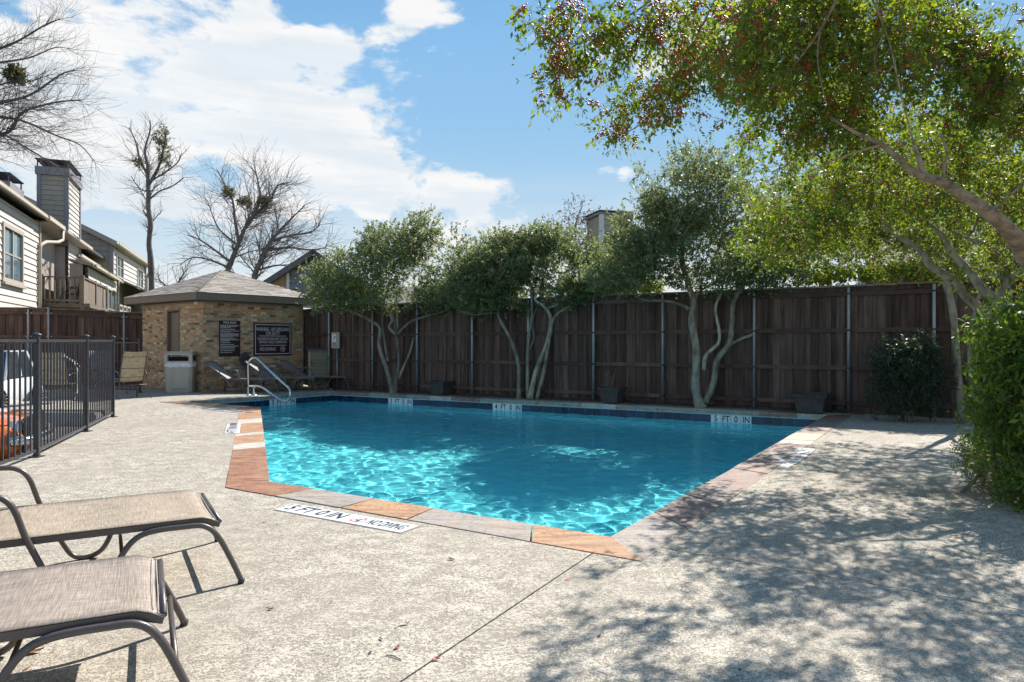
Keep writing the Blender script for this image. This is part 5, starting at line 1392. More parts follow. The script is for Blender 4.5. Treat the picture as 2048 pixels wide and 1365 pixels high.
a, b = pm_.p(tC - .2, zz(600, 612)[1] , 1.5), pm_.p(tC + 7, zz(600, 612)[1], 1.5)
slab([a, b, pm_.p(tC + 7, zz(600, 570)[1], -.02), pm_.p(tC + .6, zz(600, 570)[1], -.02)], .1, 'lower_roof', M_ROOFL, hm)

# hidden house with siding chimney behind trees 
Hc = P(1202, 682, 27.0)
hc = empty('chimney_house', Hc, 'house behind the fence with a taupe sided chimney poking above the trees', 'house')
pc = Plane((Hc.x, Hc.y), (.96, .28), (.28, -.96)); cw_ = pc.hit(1262)[0]; zc1 = pc.hit(1220, 430)[1]
mb = MB(); mb.obox(pc.p(cw_ / 2, zc1 - 2.6, -.75), pc.d, pc.n, UP, cw_ - .06, 1.44, 5.2); ch = mb.build('chimney', M_SIDG, hc)
siding(pc, .06, cw_ - .06, zc1 - 4, zc1 + .02, ch, M_SIDG, .24, under=False)
mb = MB()
for tt in (0.02, cw_ - .02): mb.obox(pc.p(tt, zc1 - 2, .0), pc.d, pc.n, UP, .16, .14, 4.0)
split_build(mb, 'corner_board', mat('white_trim', (.6, .62, .64)), ch)
mb = MB(); mb.obox(pc.p(cw_ / 2, zc1 + .06, -.75), pc.d, pc.n, UP, cw_ + .16, 1.6, .08); mb.obox(pc.p(cw_ / 2, zc1 + .16, -.75), pc.d, pc.n, UP, cw_ + .2, 1.65, .03); mb.build('chimney_cap', M_DKT, ch)
slab([pc.p(-3, 2.3, .3), pc.p(7, 2.3, .3), pc.p(6, 3.0, -5), pc.p(-2, 3.0, -5)], .15, 'roof', M_ROOFD, hc)
mb = MB(); mb.obox(pc.p(2.2, 1.1, -4), pc.d, pc.n, UP, 9, 7, 2.2); mb.build('wall', M_SIDG, hc)
# grey roof house at right behind the fence
Hr = P(1722, 682, 20.5)
hr_ = empty('grey_roof_house', Hr, 'low house with sunlit grey shingle roof just above the fence at right', 'house')
pr = Plane((Hr.x, Hr.y), (.93, -.36), (-.36, -.93)); z_e = pr.hit(1740, 552)[1]; z_r = pr.hit(1800, 515)[1] + 1.0
mb = MB(); mb.obox(pr.p(3.6, z_e / 2, -3), pr.d, pr.n, UP, 7, 6, z_e - .02); mb.build('wall', mat('white_siding', (.5, .52, .55), .7), hr_)
mb = MB(); mb.obox(pr.p(3.7, z_e - .04, .2), pr.d, pr.n, UP, 7.6, .06, .26); mb.build('fascia', M_DKT, hr_)
ro = slab([pr.p(.2, z_e + .1, .3), pr.p(8, z_e + .1, .3), pr.p(8, z_r, -3), pr.p(.2, z_r, -3)], .1, 'roof', M_ROOFL, hr_)
mbs = MB()
for (c, e_, up, dm) in shingle_plane(pr.p(.2, z_e + .1, .3), pr.p(8, z_e + .1, .3), None, None, .14, .33, pr.p(.2, z_r, -3), pr.p(8, z_r, -3)):
    nz_ = e_.cross(up); nz_ = nz_ if nz_.z > 0 else -nz_; mbs.mi = random.randint(0, 3); mbs.obox(c, e_, up, nz_, *dm)
o = mbs.build('shingles', M_SHIN, ro); o['kind'] = 'stuff'

# planters in the bed
M_PLNT = mat('dark_planter', (0.068, 0.056, 0.050), .8, var=.25, vscale=9, bump=.004, bscale=30)
def planter(px, back, label, hh=.34, w0=.17, w1=.245, stalks=0):
    p = fence_pt(px); nn = Vector((-.5, -.866, 0)); p = p + nn * back; ex_, ey_ = Vector((.866, -.5, 0)), Vector((.5, .866, 0))
    root = empty('planter', p, label, 'planter', 'dark square planters below the long fence'); mb = MB(); prev = None
    for (z, w) in ((0, w0), (.02, w0 + .01), (hh * .82, w1 - .03), (hh * .83, w1), (hh, w1 + .02), (hh, w1 - .04), (hh * .86, w1 - .06)):
        n = len(mb.v); mb.v += [tuple(p + ex_ * a * w + ey_ * b * w + UP * (z + .03)) for a, b in ((-1, -1), (1, -1), (1, 1), (-1, 1))]
        if prev is not None:
            for j in range(4): mb.face((prev + j, prev + (j + 1) % 4, n + (j + 1) % 4, n + j))
        prev = n
    mb.face(tuple(range(prev, prev + 4))); mb.build('pot', M_PLNT, root)
    mb = MB(); mb.obox(p + UP * (hh * .86 + .04), ex_, ey_, UP, (w1 - .07) * 2, (w1 - .07) * 2, .03); mb.build('soil', M_SOIL, root)
    if stalks:
        mb = MB()
        for k in range(stalks): q = p + ex_ * random.uniform(-.15, .15) + ey_ * random.uniform(-.1, .1) + UP * hh * .9; mb.tube(bez([q, q + Vector((random.uniform(-.05, .05), 0, .2)), q + Vector((random.uniform(-.12, .12), random.uniform(-.1, .1), random.uniform(.3, .5)))], 3), .005, 4)
        mb.build('dry_stalks', mat('dry_stalk', (.22, .16, .10), .9), root)
planter(901, .42, 'dark planter with white rim below the fence, nearest the pump house'); planter(1238, .42, 'dark planter with dead stalks between second and third tree', stalks=9); planter(1628, .45, 'wide dark planter right of the large multi-trunk tree', .36, .22, .30)

# ================================================================== TREES
def leaf_material(name, stops, trans=.38, rough=.42, tgain=1.6):
    m = bpy.data.materials.new(name); m.use_nodes = True; N = NT(m.node_tree); b = N.n['Principled BSDF']; out = N.n['Material Output']
    a = N.add('ShaderNodeAttribute', attribute_name='rnd')
    c = N.ramp(a.outputs['Fac'], stops); N.l.new(c, b.inputs['Base Color']); b.inputs['Roughness'].default_value = rough; b.inputs['Specular IOR Level'].default_value = .45
    t = N.add('ShaderNodeBsdfTranslucent'); hs = N.add('ShaderNodeHueSaturation', ins={'Hue': .475, 'Saturation': 1.15, 'Value': tgain}); N.l.new(c, hs.inputs['Color']); N.l.new(hs.outputs[0], t.inputs[0])
    mx = N.add('ShaderNodeMixShader', ins={0: trans}); N.l.new(b.outputs[0], mx.inputs[1]); N.l.new(t.outputs[0], mx.inputs[2]); N.l.new(mx.outputs[0], out.inputs[0])
    return m
L_YAU = leaf_material('yaupon_leaf', [(0, (.09, .125, .055)), (.5, (.15, .195, .08)), (.8, (.21, .25, .115)), (1, (.30, .31, .18))], .46, .44, 1.8)
L_HOL = leaf_material('possumhaw_leaf', [(0, (.05, .09, .018)), (.5, (.105, .165, .028)), (.85, (.17, .24, .035)), (1, (.32, .30, .05))], .50, .5, 2.0)
L_NAN = leaf_material('nandina_leaf', [(0, (.05, .11, .022)), (.5, (.10, .20, .035)), (.9, (.19, .29, .05)), (1, (.36, .26, .05))], .42, .45, 1.8)
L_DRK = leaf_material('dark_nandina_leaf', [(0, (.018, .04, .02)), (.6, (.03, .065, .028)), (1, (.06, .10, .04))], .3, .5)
L_PUR = leaf_material('bronze_leaf', [(0, (.06, .045, .04)), (.6, (.11, .08, .065)), (1, (.15, .13, .09))], .3, .5)
L_YEL = leaf_material('vine_leaf', [(0, (.08, .13, .02)), (.6, (.16, .22, .03)), (1, (.30, .30, .05))], .5, .45, 1.7)
L_MIS = leaf_material('mistletoe_leaf', [(0, (.07, .08, .03)), (1, (.15, .15, .06))], .3, .5)
L_BER = leaf_material('berry', [(0, (.45, .03, .02)), (.7, (.62, .05, .03)), (1, (.62, .16, .05))], .12, .3, 1.2)
M_BARK = mat('grey_bark', (0.25, 0.225, 0.18), 0.95, var=.5, vscale=10, bump=.02, bscale=26, stretch=(1, 1, .4), spec=.15)
M_BARK2 = mat('brown_bark', (0.195, 0.15, 0.108), 0.9, var=.5, vscale=14, bump=.012, bscale=38, spec=.15, stretch=(1, 1, 1.6))
M_BARKD = mat('dark_bark', (0.15, 0.13, 0.125), 0.95, var=.30, vscale=5, bump=.01, bscale=30)
M_TWIG = mat('twig_bark', (0.14, 0.115, 0.09), 0.9, var=.3)
rng = np.random.default_rng(5)
def unit(v): return v / (np.linalg.norm(v, axis=-1, keepdims=True) + 1e-9)
def leaf_mesh(name, pos, ax, nrm, L, Wd, material, parent, stuff=True, rnd=None):
    n = len(pos); side = unit(np.cross(ax, nrm)); L = L[:, None]; Wd = Wd[:, None]; nn = unit(np.cross(side, ax))
    v = np.stack([pos, pos + ax * L * .5 + side * Wd * .5 + nn * L * .06, pos + ax * L, pos + ax * L * .5 - side * Wd * .5 + nn * L * .06], 1).reshape(-1, 3)
    f = np.arange(n * 4).reshape(n, 4); me = bpy.data.meshes.new(name); fast_mesh(me, v, f)
    at_ = me.attributes.new('rnd', 'FLOAT', 'FACE'); at_.data.foreach_set('value', (rnd if rnd is not None else rng.random(n)).astype(np.float32))
    me.materials.append(material); o = bpy.data.objects.new(name, me); COL.objects.link(o)
    if parent is not None: parent_keep(o, parent)
    if stuff: o['kind'] = 'stuff'
    return o
def berries(name, pos, rad, parent):
    n = len(pos); oc_ = np.array([(1, 0, 0), (-1, 0, 0), (0, 1, 0), (0, -1, 0), (0, 0, 1), (0, 0, -1)], float); tr = np.array([(0, 2, 4), (2, 1, 4), (1, 3, 4), (3, 0, 4), (2, 0, 5), (1, 2, 5), (3, 1, 5), (0, 3, 5)])
    v = (pos[:, None, :] + oc_[None] * rad[:, None, None]).reshape(-1, 3); f = (tr[None] + 6 * np.arange(n)[:, None, None]).reshape(-1, 3)
    me = bpy.data.meshes.new(name); fast_mesh(me, v, f); me.polygons.foreach_set('use_smooth', np.ones(len(f), bool))
    at_ = me.attributes.new('rnd', 'FLOAT', 'FACE'); at_.data.foreach_set('value', np.repeat(rng.random(n), 8).astype(np.float32))
    me.materials.append(L_BER); o = bpy.data.objects.new(name, me); COL.objects.link(o); parent_keep(o, parent); o['kind'] = 'stuff'; return o
def limb_pts(pts):
    """(px, py, Y, width px) -> world points and radii"""
    return [P(a, b, c) for a, b, c, w in pts], [w / 2 / F * c for a, b, c, w in pts]
def sm(pts, rad, n=5):
    q = bez(pts, n); r_ = []
    for i in range(len(pts) - 1):
        for k in range(n): r_.append(rad[i] + (rad[i + 1] - rad[i]) * k / n)
    return q, r_ + [rad[-1]]
def blob_sprays(blobs, n, flat=.0, shell=.35):
    """sample spray origins in ellipsoids given as (px, py, Y, rx px, ry px, depth radius m, weight)"""
    wts = np.array([b[6] if len(b) > 6 else b[3] * b[4] for b in blobs], float); wts /= wts.sum(); out = []; od = []
    for b, k in zip(blobs, rng.multinomial(n, wts)):
        d = unit(rng.normal(size=(k, 3))); r_ = rng.random(k) ** shell; p = d * r_[:, None]
        c = P(b[0], b[1], b[2]); s = b[2] / F
        q = np.stack([c.x + p[:, 0] * b[3] * s, c.y + p[:, 1] * b[5], c.z + p[:, 2] * b[4] * s], 1); out.append(q); od.append(d)
    return np.concatenate(out), np.concatenate(od)
def cull_noise(p, scale, thr):
    """clumps and gaps: keep where a cheap sum of sines is high"""
    v = np.zeros(len(p)); r_ = np.random.default_rng(int(scale * 100) + 3)
    for k in range(7):
        w = r_.normal(size=3) * scale * (1 + .35 * k); v += np.sin(p @ w + r_.uniform(0, 6.28)) / (1 + .3 * k)
    return v > thr
def crown_build(root, nodes, sprays, dirs, per, slen, leafL, leafW, material, droop=.0, up=.3, branch=True, twig_r=.0035, berry=0, name='crown', spread=1.0, maxlink=1.6, rndshift=None):
    """spray twigs carry the leaves; thin branches link them to the limbs"""
    ns = len(sprays); sd = unit(dirs * .7 + rng.normal(size=(ns, 3)) * .6 + np.array([0, 0, up]) - np.array([0, 0, droop]))
    ln = slen * rng.uniform(.6, 1.3, ns)
    m = per; t = rng.random((ns, m)); base = sprays[:, None, :] + sd[:, None, :] * (t * ln[:, None])[:, :, None] - np.array([0, 0, 1.0]) * (droop * (t * ln[:, None]) ** 2)[:, :, None] * .8
    base = base + rng.normal(size=(ns, m, 3)) * .012 * spread
    ax = unit(sd[:, None, :] * .6 + rng.normal(size=(ns, m, 3)) * .75 - np.array([0, 0, droop * .5]))
    nr = unit(rng.normal(size=(ns, m, 3)) * .8 + np.array([0, 0, .9]))
    keep = rng.random((ns, m)) < .92
    pos = base[keep]; ax = ax[keep]; nr = nr[keep]; n = len(pos)
    cl = np.repeat(rng.random(ns)[:, None], m, 1)[keep]
    rnd = np.clip(cl * .55 + rng.random(n) * .45, 0, 1)
    if rndshift is not None: rnd = np.clip(rnd + rndshift(pos), 0, 1)
    L = leafL * rng.uniform(.45, 1.4, n)
    o = leaf_mesh(name, pos, ax, nr, L, L * leafW / leafL * rng.uniform(.8, 1.2, n), material, root, rnd=rnd)
    if branch:
        V = []; Fc = []
        def seg(a, b, r0, r1):
            d = b - a; l = math.sqrt(float(d @ d)) + 1e-9; d = d / l; u = np.cross(d, (0.3, .2, .93)); u = u / (np.linalg.norm(u) + 1e-9); w = np.cross(d, u); k = len(V)
            for q, r_ in ((a, r0), (b, r1)):
                for an in (0, 2.094, 4.189): V.append(q + (u * math.cos(an) + w * math.sin(an)) * r_)
            for i in range(3): j = (i + 1) % 3; Fc.append((k + i, k + j, k + 3 + j, k + 3 + i))
        NB = np.zeros((len(nodes) + ns * 6 + 10, 3)); NB[:len(nodes)] = np.array([tuple(q) for q in nodes]); cnt = len(nodes)
        lim = NB[:cnt].copy(); dist0 = np.array([np.min(((lim - p) ** 2).sum(1)) for p in sprays]); order = np.argsort(dist0)
        for idx in order:
            p = sprays[idx]; dd = ((NB[:cnt] - p) ** 2).sum(1); j = int(np.argmin(dd)); a = NB[j].copy(); L_ = math.sqrt(dd[j])
            if L_ > .03:
                k = max(1, min(4, int(L_ / .25))); prev = a; r0 = twig_r * (1 + 1.2 * min(2.5, L_))
                for i in range(1, k + 1):
                    q = a + (p - a) * i / k + (rng.normal(size=3) * .035 * L_ if i < k else 0)
                    seg(prev, q, r0 * (1 - .55 * (i - 1) / k), r0 * (1 - .55 * i / k)); prev = q
                    if cnt < len(NB): NB[cnt] = q; cnt += 1
            seg(p, p + sd[idx] * ln[idx] * .9, twig_r * .6, twig_r * .25)
        if V:
            V_ = np.array(V); me = bpy.data.meshes.new('twigs'); fast_mesh(me, V_, np.array(Fc)); me.materials.append(M_TWIG)
            ob = bpy.data.objects.new('twigs', me); COL.objects.link(ob); parent_keep(ob, root); ob['kind'] = 'stuff'
    if berry:
        sel = rng.choice(ns, size=max(1, int(ns * .34)), replace=False); bp_ = []
        k = max(1, berry // len(sel))
        for i in sel: tt = rng.random(k)[:, None] * ln[i] * .8; bp_.append(sprays[i] + sd[i] * tt * .7 + rng.normal(size=(k, 3)) * .012)
        bp_ = np.concatenate(bp_); berries('berries', bp_, rng.uniform(.0045, .0075, len(bp_)), root)
    return o
def tree(name, label, limbs, blobs, nspray, per, slen, leafL, leafW, material, group=None, bark=None, shell=.35, cull=None, seg=9, **kw):
    pts0, _ = limb_pts(limbs[0][:1]); root = empty(name, (pts0[0].x, pts0[0].y, max(0, pts0[0].z)), label, 'tree', group); nodes = []
    first = True
    for lb_ in limbs:
        p_, r_ = limb_pts(lb_); r_ = [a * .86 for a in r_]; q, rr_ = sm(p_, r_, 5)
        if first and p_[0].z < .4: rr_ = [a * (1 + .55 * math.exp(-i / 1.6)) for i, a in enumerate(rr_)]   # root flare
        # gentle knobbly variation
        rr_ = [a * (1 + random.uniform(-.06, .08)) for a in rr_]
        mb = MB(); mb.tube(q, rr_, seg); mb.build('trunk' if first else 'branch', bark or M_BARK, root); first = False
        nodes += q[len(q) // 3:]
    sp, dr_ = blob_sprays(blobs, nspray, shell=shell)
    if cull: k = cull_noise(sp, *cull); sp, dr_ = sp[k], dr_[k]
    crown_build(root, nodes, sp, dr_, per, slen, leafL, leafW, material, **kw)
    return root
GY = 'multi-trunk trees growing between pool and fence'
def c7(x, y): return (600 + x / 3.102, 400 + y / 3.102)
def c8(x, y): return (1050 + x / 2.968, 400 + y / 2.968)
def Lm(f, Y, w0, w1, *pts, dY=0.0):
    n = len(pts); return [(*f(*p), Y + dY * i / (n - 1), w0 + (w1 - w0) * i / (n - 1)) for i, p in enumerate(pts)]
def nearlimb(Y): return Y
tree('yaupon_tree', 'spreading evergreen tree with several bare stems, closest to the pump house',
     [Lm(c7, 18.8, 12, 5, (570, 1205), (560, 1130), (535, 1040), (490, 900), (497, 800), (440, 750), (320, 690), (230, 660)),
      Lm(c7, 18.8, 11, 5, (590, 1205), (597, 1120), (612, 1000), (600, 850), (575, 720), (520, 640)),
      Lm(c7, 18.7, 7, 4, (600, 840), (555, 790), (570, 740), (530, 670), (470, 620), dY=-.4), Lm(c7, 18.8, 7, 4, (600, 850), (602, 740), (600, 600), dY=.3),
      Lm(c7, 18.7, 6, 3, (606, 830), (680, 760), (780, 722), (890, 690), (960, 640), dY=-.5), Lm(c7, 18.8, 6, 3, (610, 1110), (680, 950), (710, 850), (775, 730), (830, 620), dY=.3), Lm(c7, 18.8, 6, 3, (545, 1000), (520, 850), (512, 690), (540, 560), dY=.4)],
     [(660, 590, 18.9, 55, 32, 1.0), (715, 560, 19.0, 85, 58, 1.3), (790, 550, 18.8, 90, 72, 1.4), (865, 545, 18.9, 75, 68, 1.3), (800, 490, 18.9, 75, 42, 1.1), (850, 455, 18.9, 32, 30, .5, 1500), (930, 540, 18.6, 60, 58, 1.1), (925, 480, 18.8, 42, 28, .6), (740, 480, 19, 40, 28, .6), (820, 605, 18.6, 110, 24, 1.0), (640, 560, 19.1, 50, 30, .8), (690, 505, 19.1, 30, 24, .5), (900, 600, 18.3, 80, 22, .9), (960, 510, 18.6, 40, 34, .7), (900, 570, 18.7, 60, 36, .9, 3200), (700, 600, 18.9, 60, 24, .8, 1800)],
     6200, 18, .25, .058, .035, L_YAU, GY, cull=(2.4, -.5))
tree('yaupon_tree', 'evergreen tree with one leaning stem, left of the pair in the middle of the fence',
     [Lm(c7, 16.95, 11, 5, (1360, 1235), (1358, 1130), (1352, 1000), (1310, 870), (1240, 740), (1232, 680), (1250, 600)), Lm(c7, 16.95, 6, 3, (1232, 700), (1160, 702), (1090, 712), (1000, 690), dY=-.4),
      Lm(c7, 16.8, 10, 4, (1418, 1235), (1412, 1100), (1415, 900), (1440, 700), (1430, 560)), Lm(c7, 16.8, 5, 3, (1412, 940), (1450, 860), (1445, 740), (1500, 600), dY=.3)],
     [(975, 575, 17.4, 60, 48, 1.1), (1010, 540, 17.5, 75, 52, 1.2), (1045, 500, 17.6, 48, 32, .8), (965, 600, 17.2, 50, 30, .9), (1040, 590, 17.3, 55, 34, .9), (930, 580, 17.2, 45, 34, .8), (1000, 490, 17.4, 30, 26, .5), (950, 540, 17.6, 45, 34, .8, 2600), (1010, 600, 17.2, 60, 20, .8, 2000)],
     3900, 18, .25, .058, .035, L_YAU, GY, cull=(2.4, -.5))
tree('yaupon_tree', 'evergreen tree with two crossing slanted stems in the middle of the fence',
     [Lm(c8, 16.72, 11, 5, (30, 1180), (70, 1000), (130, 850), (152, 700), (110, 630), (60, 590), (85, 535)), Lm(c8, 16.72, 10, 3, (70, 1180), (112, 1020), (150, 800), (172, 700), (250, 640), (400, 580), dY=-.4),
      Lm(c8, 16.72, 6, 3, (130, 642), (200, 615), (225, 540), (260, 470))],
     [(1090, 540, 17.0, 75, 50, 1.2), (1150, 550, 16.8, 75, 50, 1.2), (1120, 495, 17.1, 60, 34, .9), (1190, 520, 17, 65, 42, 1.0), (1180, 580, 16.5, 65, 20, .8), (1240, 545, 16.3, 60, 34, .9), (1080, 480, 17, 40, 26, .6), (1130, 590, 16.6, 60, 20, .8, 2000), (1235, 500, 16.6, 45, 30, .7, 1800)],
     4500, 18, .25, .058, .035, L_YAU, GY, cull=(2.4, -.5))
tree('yaupon_tree', 'tallest multi-trunk tree by the fence, thick grey trunk forking low',
     [Lm(c8, 14.62, 22, 7, (1045, 1235), (1012, 1110), (1018, 900), (990, 720), (1000, 600), (962, 480), (930, 350), (935, 220), (960, 80)),
      Lm(c8, 14.62, 8, 3, (972, 650), (900, 612), (820, 600), (730, 598), (650, 570), dY=-.3), Lm(c8, 14.62, 8, 3, (1000, 600), (1040, 540), (1110, 500), (1200, 430), dY=.3),
      Lm(c8, 14.55, 16, 8, (1070, 1200), (1120, 1080), (1140, 950), (1212, 850), (1230, 700), (1240, 600), (1330, 450), (1380, 330), dY=-.3), Lm(c8, 14.55, 10, 4, (1062, 1010), (1075, 920), (1155, 830), (1130, 650), (1160, 560), (1190, 440)),
      Lm(c8, 14.5, 8, 4, (1212, 860), (1290, 820), (1362, 785), (1420, 640), (1432, 540), (1420, 420)), Lm(c8, 14.62, 7, 3, (930, 350), (820, 200), (700, 90)), Lm(c8, 14.62, 6, 3, (935, 240), (1060, 60), (1120, -80)), Lm(c8, 14.55, 5, 3, (1240, 620), (1190, 560), (1150, 470))],
     [(1370, 400, 14.7, 95, 60, 1.3), (1385, 335, 14.8, 75, 32, .9, 2600), (1320, 450, 14.7, 90, 50, 1.3), (1285, 510, 14.5, 85, 45, 1.2), (1250, 560, 14.4, 85, 20, .9, 1500), (1400, 500, 14.6, 120, 60, 1.5), (1480, 440, 14.7, 90, 60, 1.3), (1500, 520, 14.4, 100, 50, 1.2), (1450, 370, 14.9, 60, 40, .8, 1800), (1580, 520, 15, 70, 40, 1.0), (1300, 360, 14.9, 40, 26, .5, 500), (1255, 500, 14.6, 60, 34, .9, 2600), (1230, 550, 14.4, 60, 24, .8, 2800), (1290, 440, 14.7, 60, 44, .9, 2600), (1545, 480, 14.6, 60, 60, 1.0, 3600), (1540, 555, 14.3, 70, 22, .8, 1800), (1420, 560, 14.2, 80, 22, .8, 2000), (1310, 410, 14.8, 50, 34, .7, 1200)],
     8000, 18, .27, .050, .030, L_YAU, GY, cull=(2.3, -.75))
# shrubs peeking over from behind the fence
def bush(name, label, blobs, n, per, slen, lL, lW, m, cat='shrub', group=None, stems=5, ground=None, **kw):
    b0 = blobs[0]; c = P(b0[0], b0[1], b0[2]); root = empty(name, (c.x, c.y, 0), label, cat, group); nodes = []
    for k in range(stems):
        a = Vector((c.x + random.uniform(-.25, .25), c.y + random.uniform(-.2, .2), 0)); t = P(b0[0] + random.uniform(-.7, .7) * b0[3], b0[1] - random.uniform(0, .6) * b0[4], b0[2])
        q = bez([a, a.lerp(t, .5) + Vector((random.uniform(-.1, .1), random.uniform(-.1, .1), 0)), t], 5); mb = MB(); mb.tube(q, [.018 - .012 * i / len(q) for i in range(len(q))], 5); mb.build('stem', M_TWIG, root); nodes += q[2:]
    sp, dr_ = blob_sprays(blobs, n, shell=.4); crown_build(root, nodes, sp, dr_, per, slen, lL, lW, m, name='foliage', **kw); return root
bush('vine_shrub', 'yellow green foliage showing over the fence between two middle posts', [(1245, 578, 17.2, 62, 16, .6), (1190, 585, 17.5, 30, 10, .4), (1300, 575, 17, 30, 10, .4)], 420, 14, .2, .06, .04, L_YEL)
bush('vine_shrub', 'bright yellow green hedge top above the right part of the fence', [(1800, 547, 14.6, 95, 15, .6), (1650, 555, 15, 55, 14, .6), (1880, 545, 14.2, 50, 14, .5)], 800, 14, .2, .06, .04, L_YEL)
# sparse bronze tree behind
tree('bronze_tree', 'sparse bronze leaved tree standing behind the fence beside the sided chimney',
     [[(1160, 640, 29, 10), (1158, 540, 29, 8), (1150, 460, 29, 5), (1165, 410, 29, 2)], [(1158, 540, 29, 5), (1110, 470, 29, 3)], [(1155, 500, 29, 5), (1200, 430, 29, 2)]],
     [(1160, 440, 29, 55, 40, 1.2), (1110, 480, 29, 55, 34, 1.2), (1190, 470, 29, 40, 50, 1.2), (1060, 500, 29, 34, 22, .8)], 1000, 12, .4, .075, .04, L_PUR, cull=(1.6, -.6), twig_r=.006)
tree('evergreen_tree', 'dark evergreen tree seen through the canopy behind the right part of the fence',
     [[(1740, 640, 17, 20), (1740, 540, 17, 16), (1750, 420, 17, 10), (1755, 330, 17, 4)], [(1745, 520, 17, 9), (1860, 450, 16.2, 6), (1980, 420, 15.8, 3)]],
     [(1620, 430, 17, 110, 80, 1.5), (1740, 440, 16.5, 110, 80, 1.5), (1560, 480, 17.5, 80, 50, 1.4), (1850, 440, 16, 110, 90, 1.5), (1980, 430, 15.5, 110, 100, 1.5), (2120, 430, 15, 110, 100, 1.5), (1680, 350, 17, 90, 50, 1.2)], 2700, 16, .38, .085, .045, L_YAU, cull=(2.2, -.15), twig_r=.006)

# the big berried tree that overhangs the right side
def f7(x, y): return (1650 + x / 3.033, 250 + y / 3.033)
hol_limbs = [
    [(2250, 1080, 6.4, 48), (2180, 820, 5.6, 48), (2110, 620, 4.8, 46), (2048, 503, 4.3, 40), (2013, 456, 4.1, 35), (1973, 422, 4.0, 30), (1930, 392, 4.0, 25), (1887, 365, 4.0, 22), (1848, 354, 4.0, 20), (1821, 339, 4.0, 16), (1792, 313, 4.0, 13), (1762, 289, 4.0, 13), (1713, 266, 4.0, 8), (1660, 235, 4.0, 5)],
    Lm(f7, 4.0, 15, 7, (600, 300), (580, 240), (555, 165), (540, 120)), Lm(f7, 4.0, 8, 5, (720, 330), (722, 250), (740, 170), (700, 50)),
    Lm(f7, 4.0, 7, 2, (345, 118), (200, 160), (90, 200), (0, 235), (-120, 300)), Lm(f7, 4.1, 8, 4, (1020, 510), (1120, 430), (1207, 340)), Lm(f7, 4.05, 6, 3, (930, 560), (900, 640), (860, 690)),
    [(1828, 290, 4.0, 4), (1800, 180, 3.95, 4), (1770, 60, 3.9, 4), (1700, -60, 3.6, 7), (1500, -140, 3.3, 10), (1350, -60, 3.2, 7), (1290, 10, 3.2, 5), (1200, 60, 3.2, 3), (1120, 110, 3.2, 2)],
    [(1500, -140, 3.3, 6), (1420, 20, 3.4, 5), (1360, 140, 3.6, 4), (1290, 240, 3.8, 3), (1240, 270, 3.8, 2)], [(1700, -60, 3.5, 8), (1640, 60, 3.8, 6), (1560, 160, 4.2, 4), (1490, 210, 4.4, 2)],
    [(1640, 60, 3.8, 4), (1635, 120, 3.6, 3), (1650, 200, 3.6, 2)], [(1770, 60, 3.9, 3), (1750, 110, 3.7, 3), (1755, 150, 3.6, 2), (1770, 190, 3.6, 2)]]
HT = tree('possumhaw_tree', 'large red berried tree leaning over the deck from the right, limbs arching overhead',
     hol_limbs,
     [(1560, 70, 4.4, 110, 110, .7), (1660, 130, 4.7, 120, 130, .9), (1780, 90, 4.8, 120, 130, .9), (1900, 110, 4.8, 120, 140, .9), (2020, 120, 4.6, 110, 150, .9), (1600, 250, 5.6, 100, 80, .9), (1720, 230, 5.4, 110, 80, .9), (1860, 230, 5.2, 120, 90, .9), (2000, 280, 5.0, 110, 100, .9),
      (1560, 330, 6.4, 75, 70, .8), (1640, 360, 6.6, 100, 70, 1.0), (1760, 350, 6.4, 110, 70, 1.0), (1900, 350, 6.2, 110, 80, 1.0), (2030, 400, 5.8, 90, 80, .9), (1480, 100, 4.2, 60, 90, .5)],
     7800, 19, .20, .036, .0185, L_HOL, bark=M_BARK2, shell=.45, cull=(3.0, -.25), twig_r=.0022, berry=19000, seg=12, up=.05, droop=.35)
# hanging sprays near the camera, with individually built leaves
near_blobs = [(1110, 40, 3.1, 70, 40, .20), (1150, 80, 3.15, 70, 45, .22), (1120, 150, 3.15, 45, 42, .18), (1150, 185, 3.15, 40, 28, .15, 700), (1215, 100, 3.2, 55, 50, .22), (1270, 50, 3.2, 80, 50, .25), (1350, 60, 3.3, 80, 70, .3), (1290, 190, 3.7, 60, 45, .25), (1250, 240, 3.8, 50, 35, .22), (1225, 268, 3.8, 45, 16, .15, 600), (1340, 170, 3.7, 75, 60, .3), (1330, 245, 3.8, 30, 32, .15, 500), (1400, 130, 3.7, 80, 70, .35), (1450, 60, 3.8, 90, 80, .4), (1460, 225, 4.4, 38, 34, .25, 700), (1060, 30, 3.1, 34, 28, .12, 350)]
hang = [n_ for lb_ in hol_limbs[6:9] for n_ in sm(*limb_pts(lb_), 6)[0]]
sp, dr_ = blob_sprays(near_blobs, 640, shell=.5)
crown_build(HT, hang, sp, dr_, 13, .13, .030, .0135, L_HOL, name='hanging_foliage', up=-.15, droop=.6, twig_r=.0016, berry=3600)
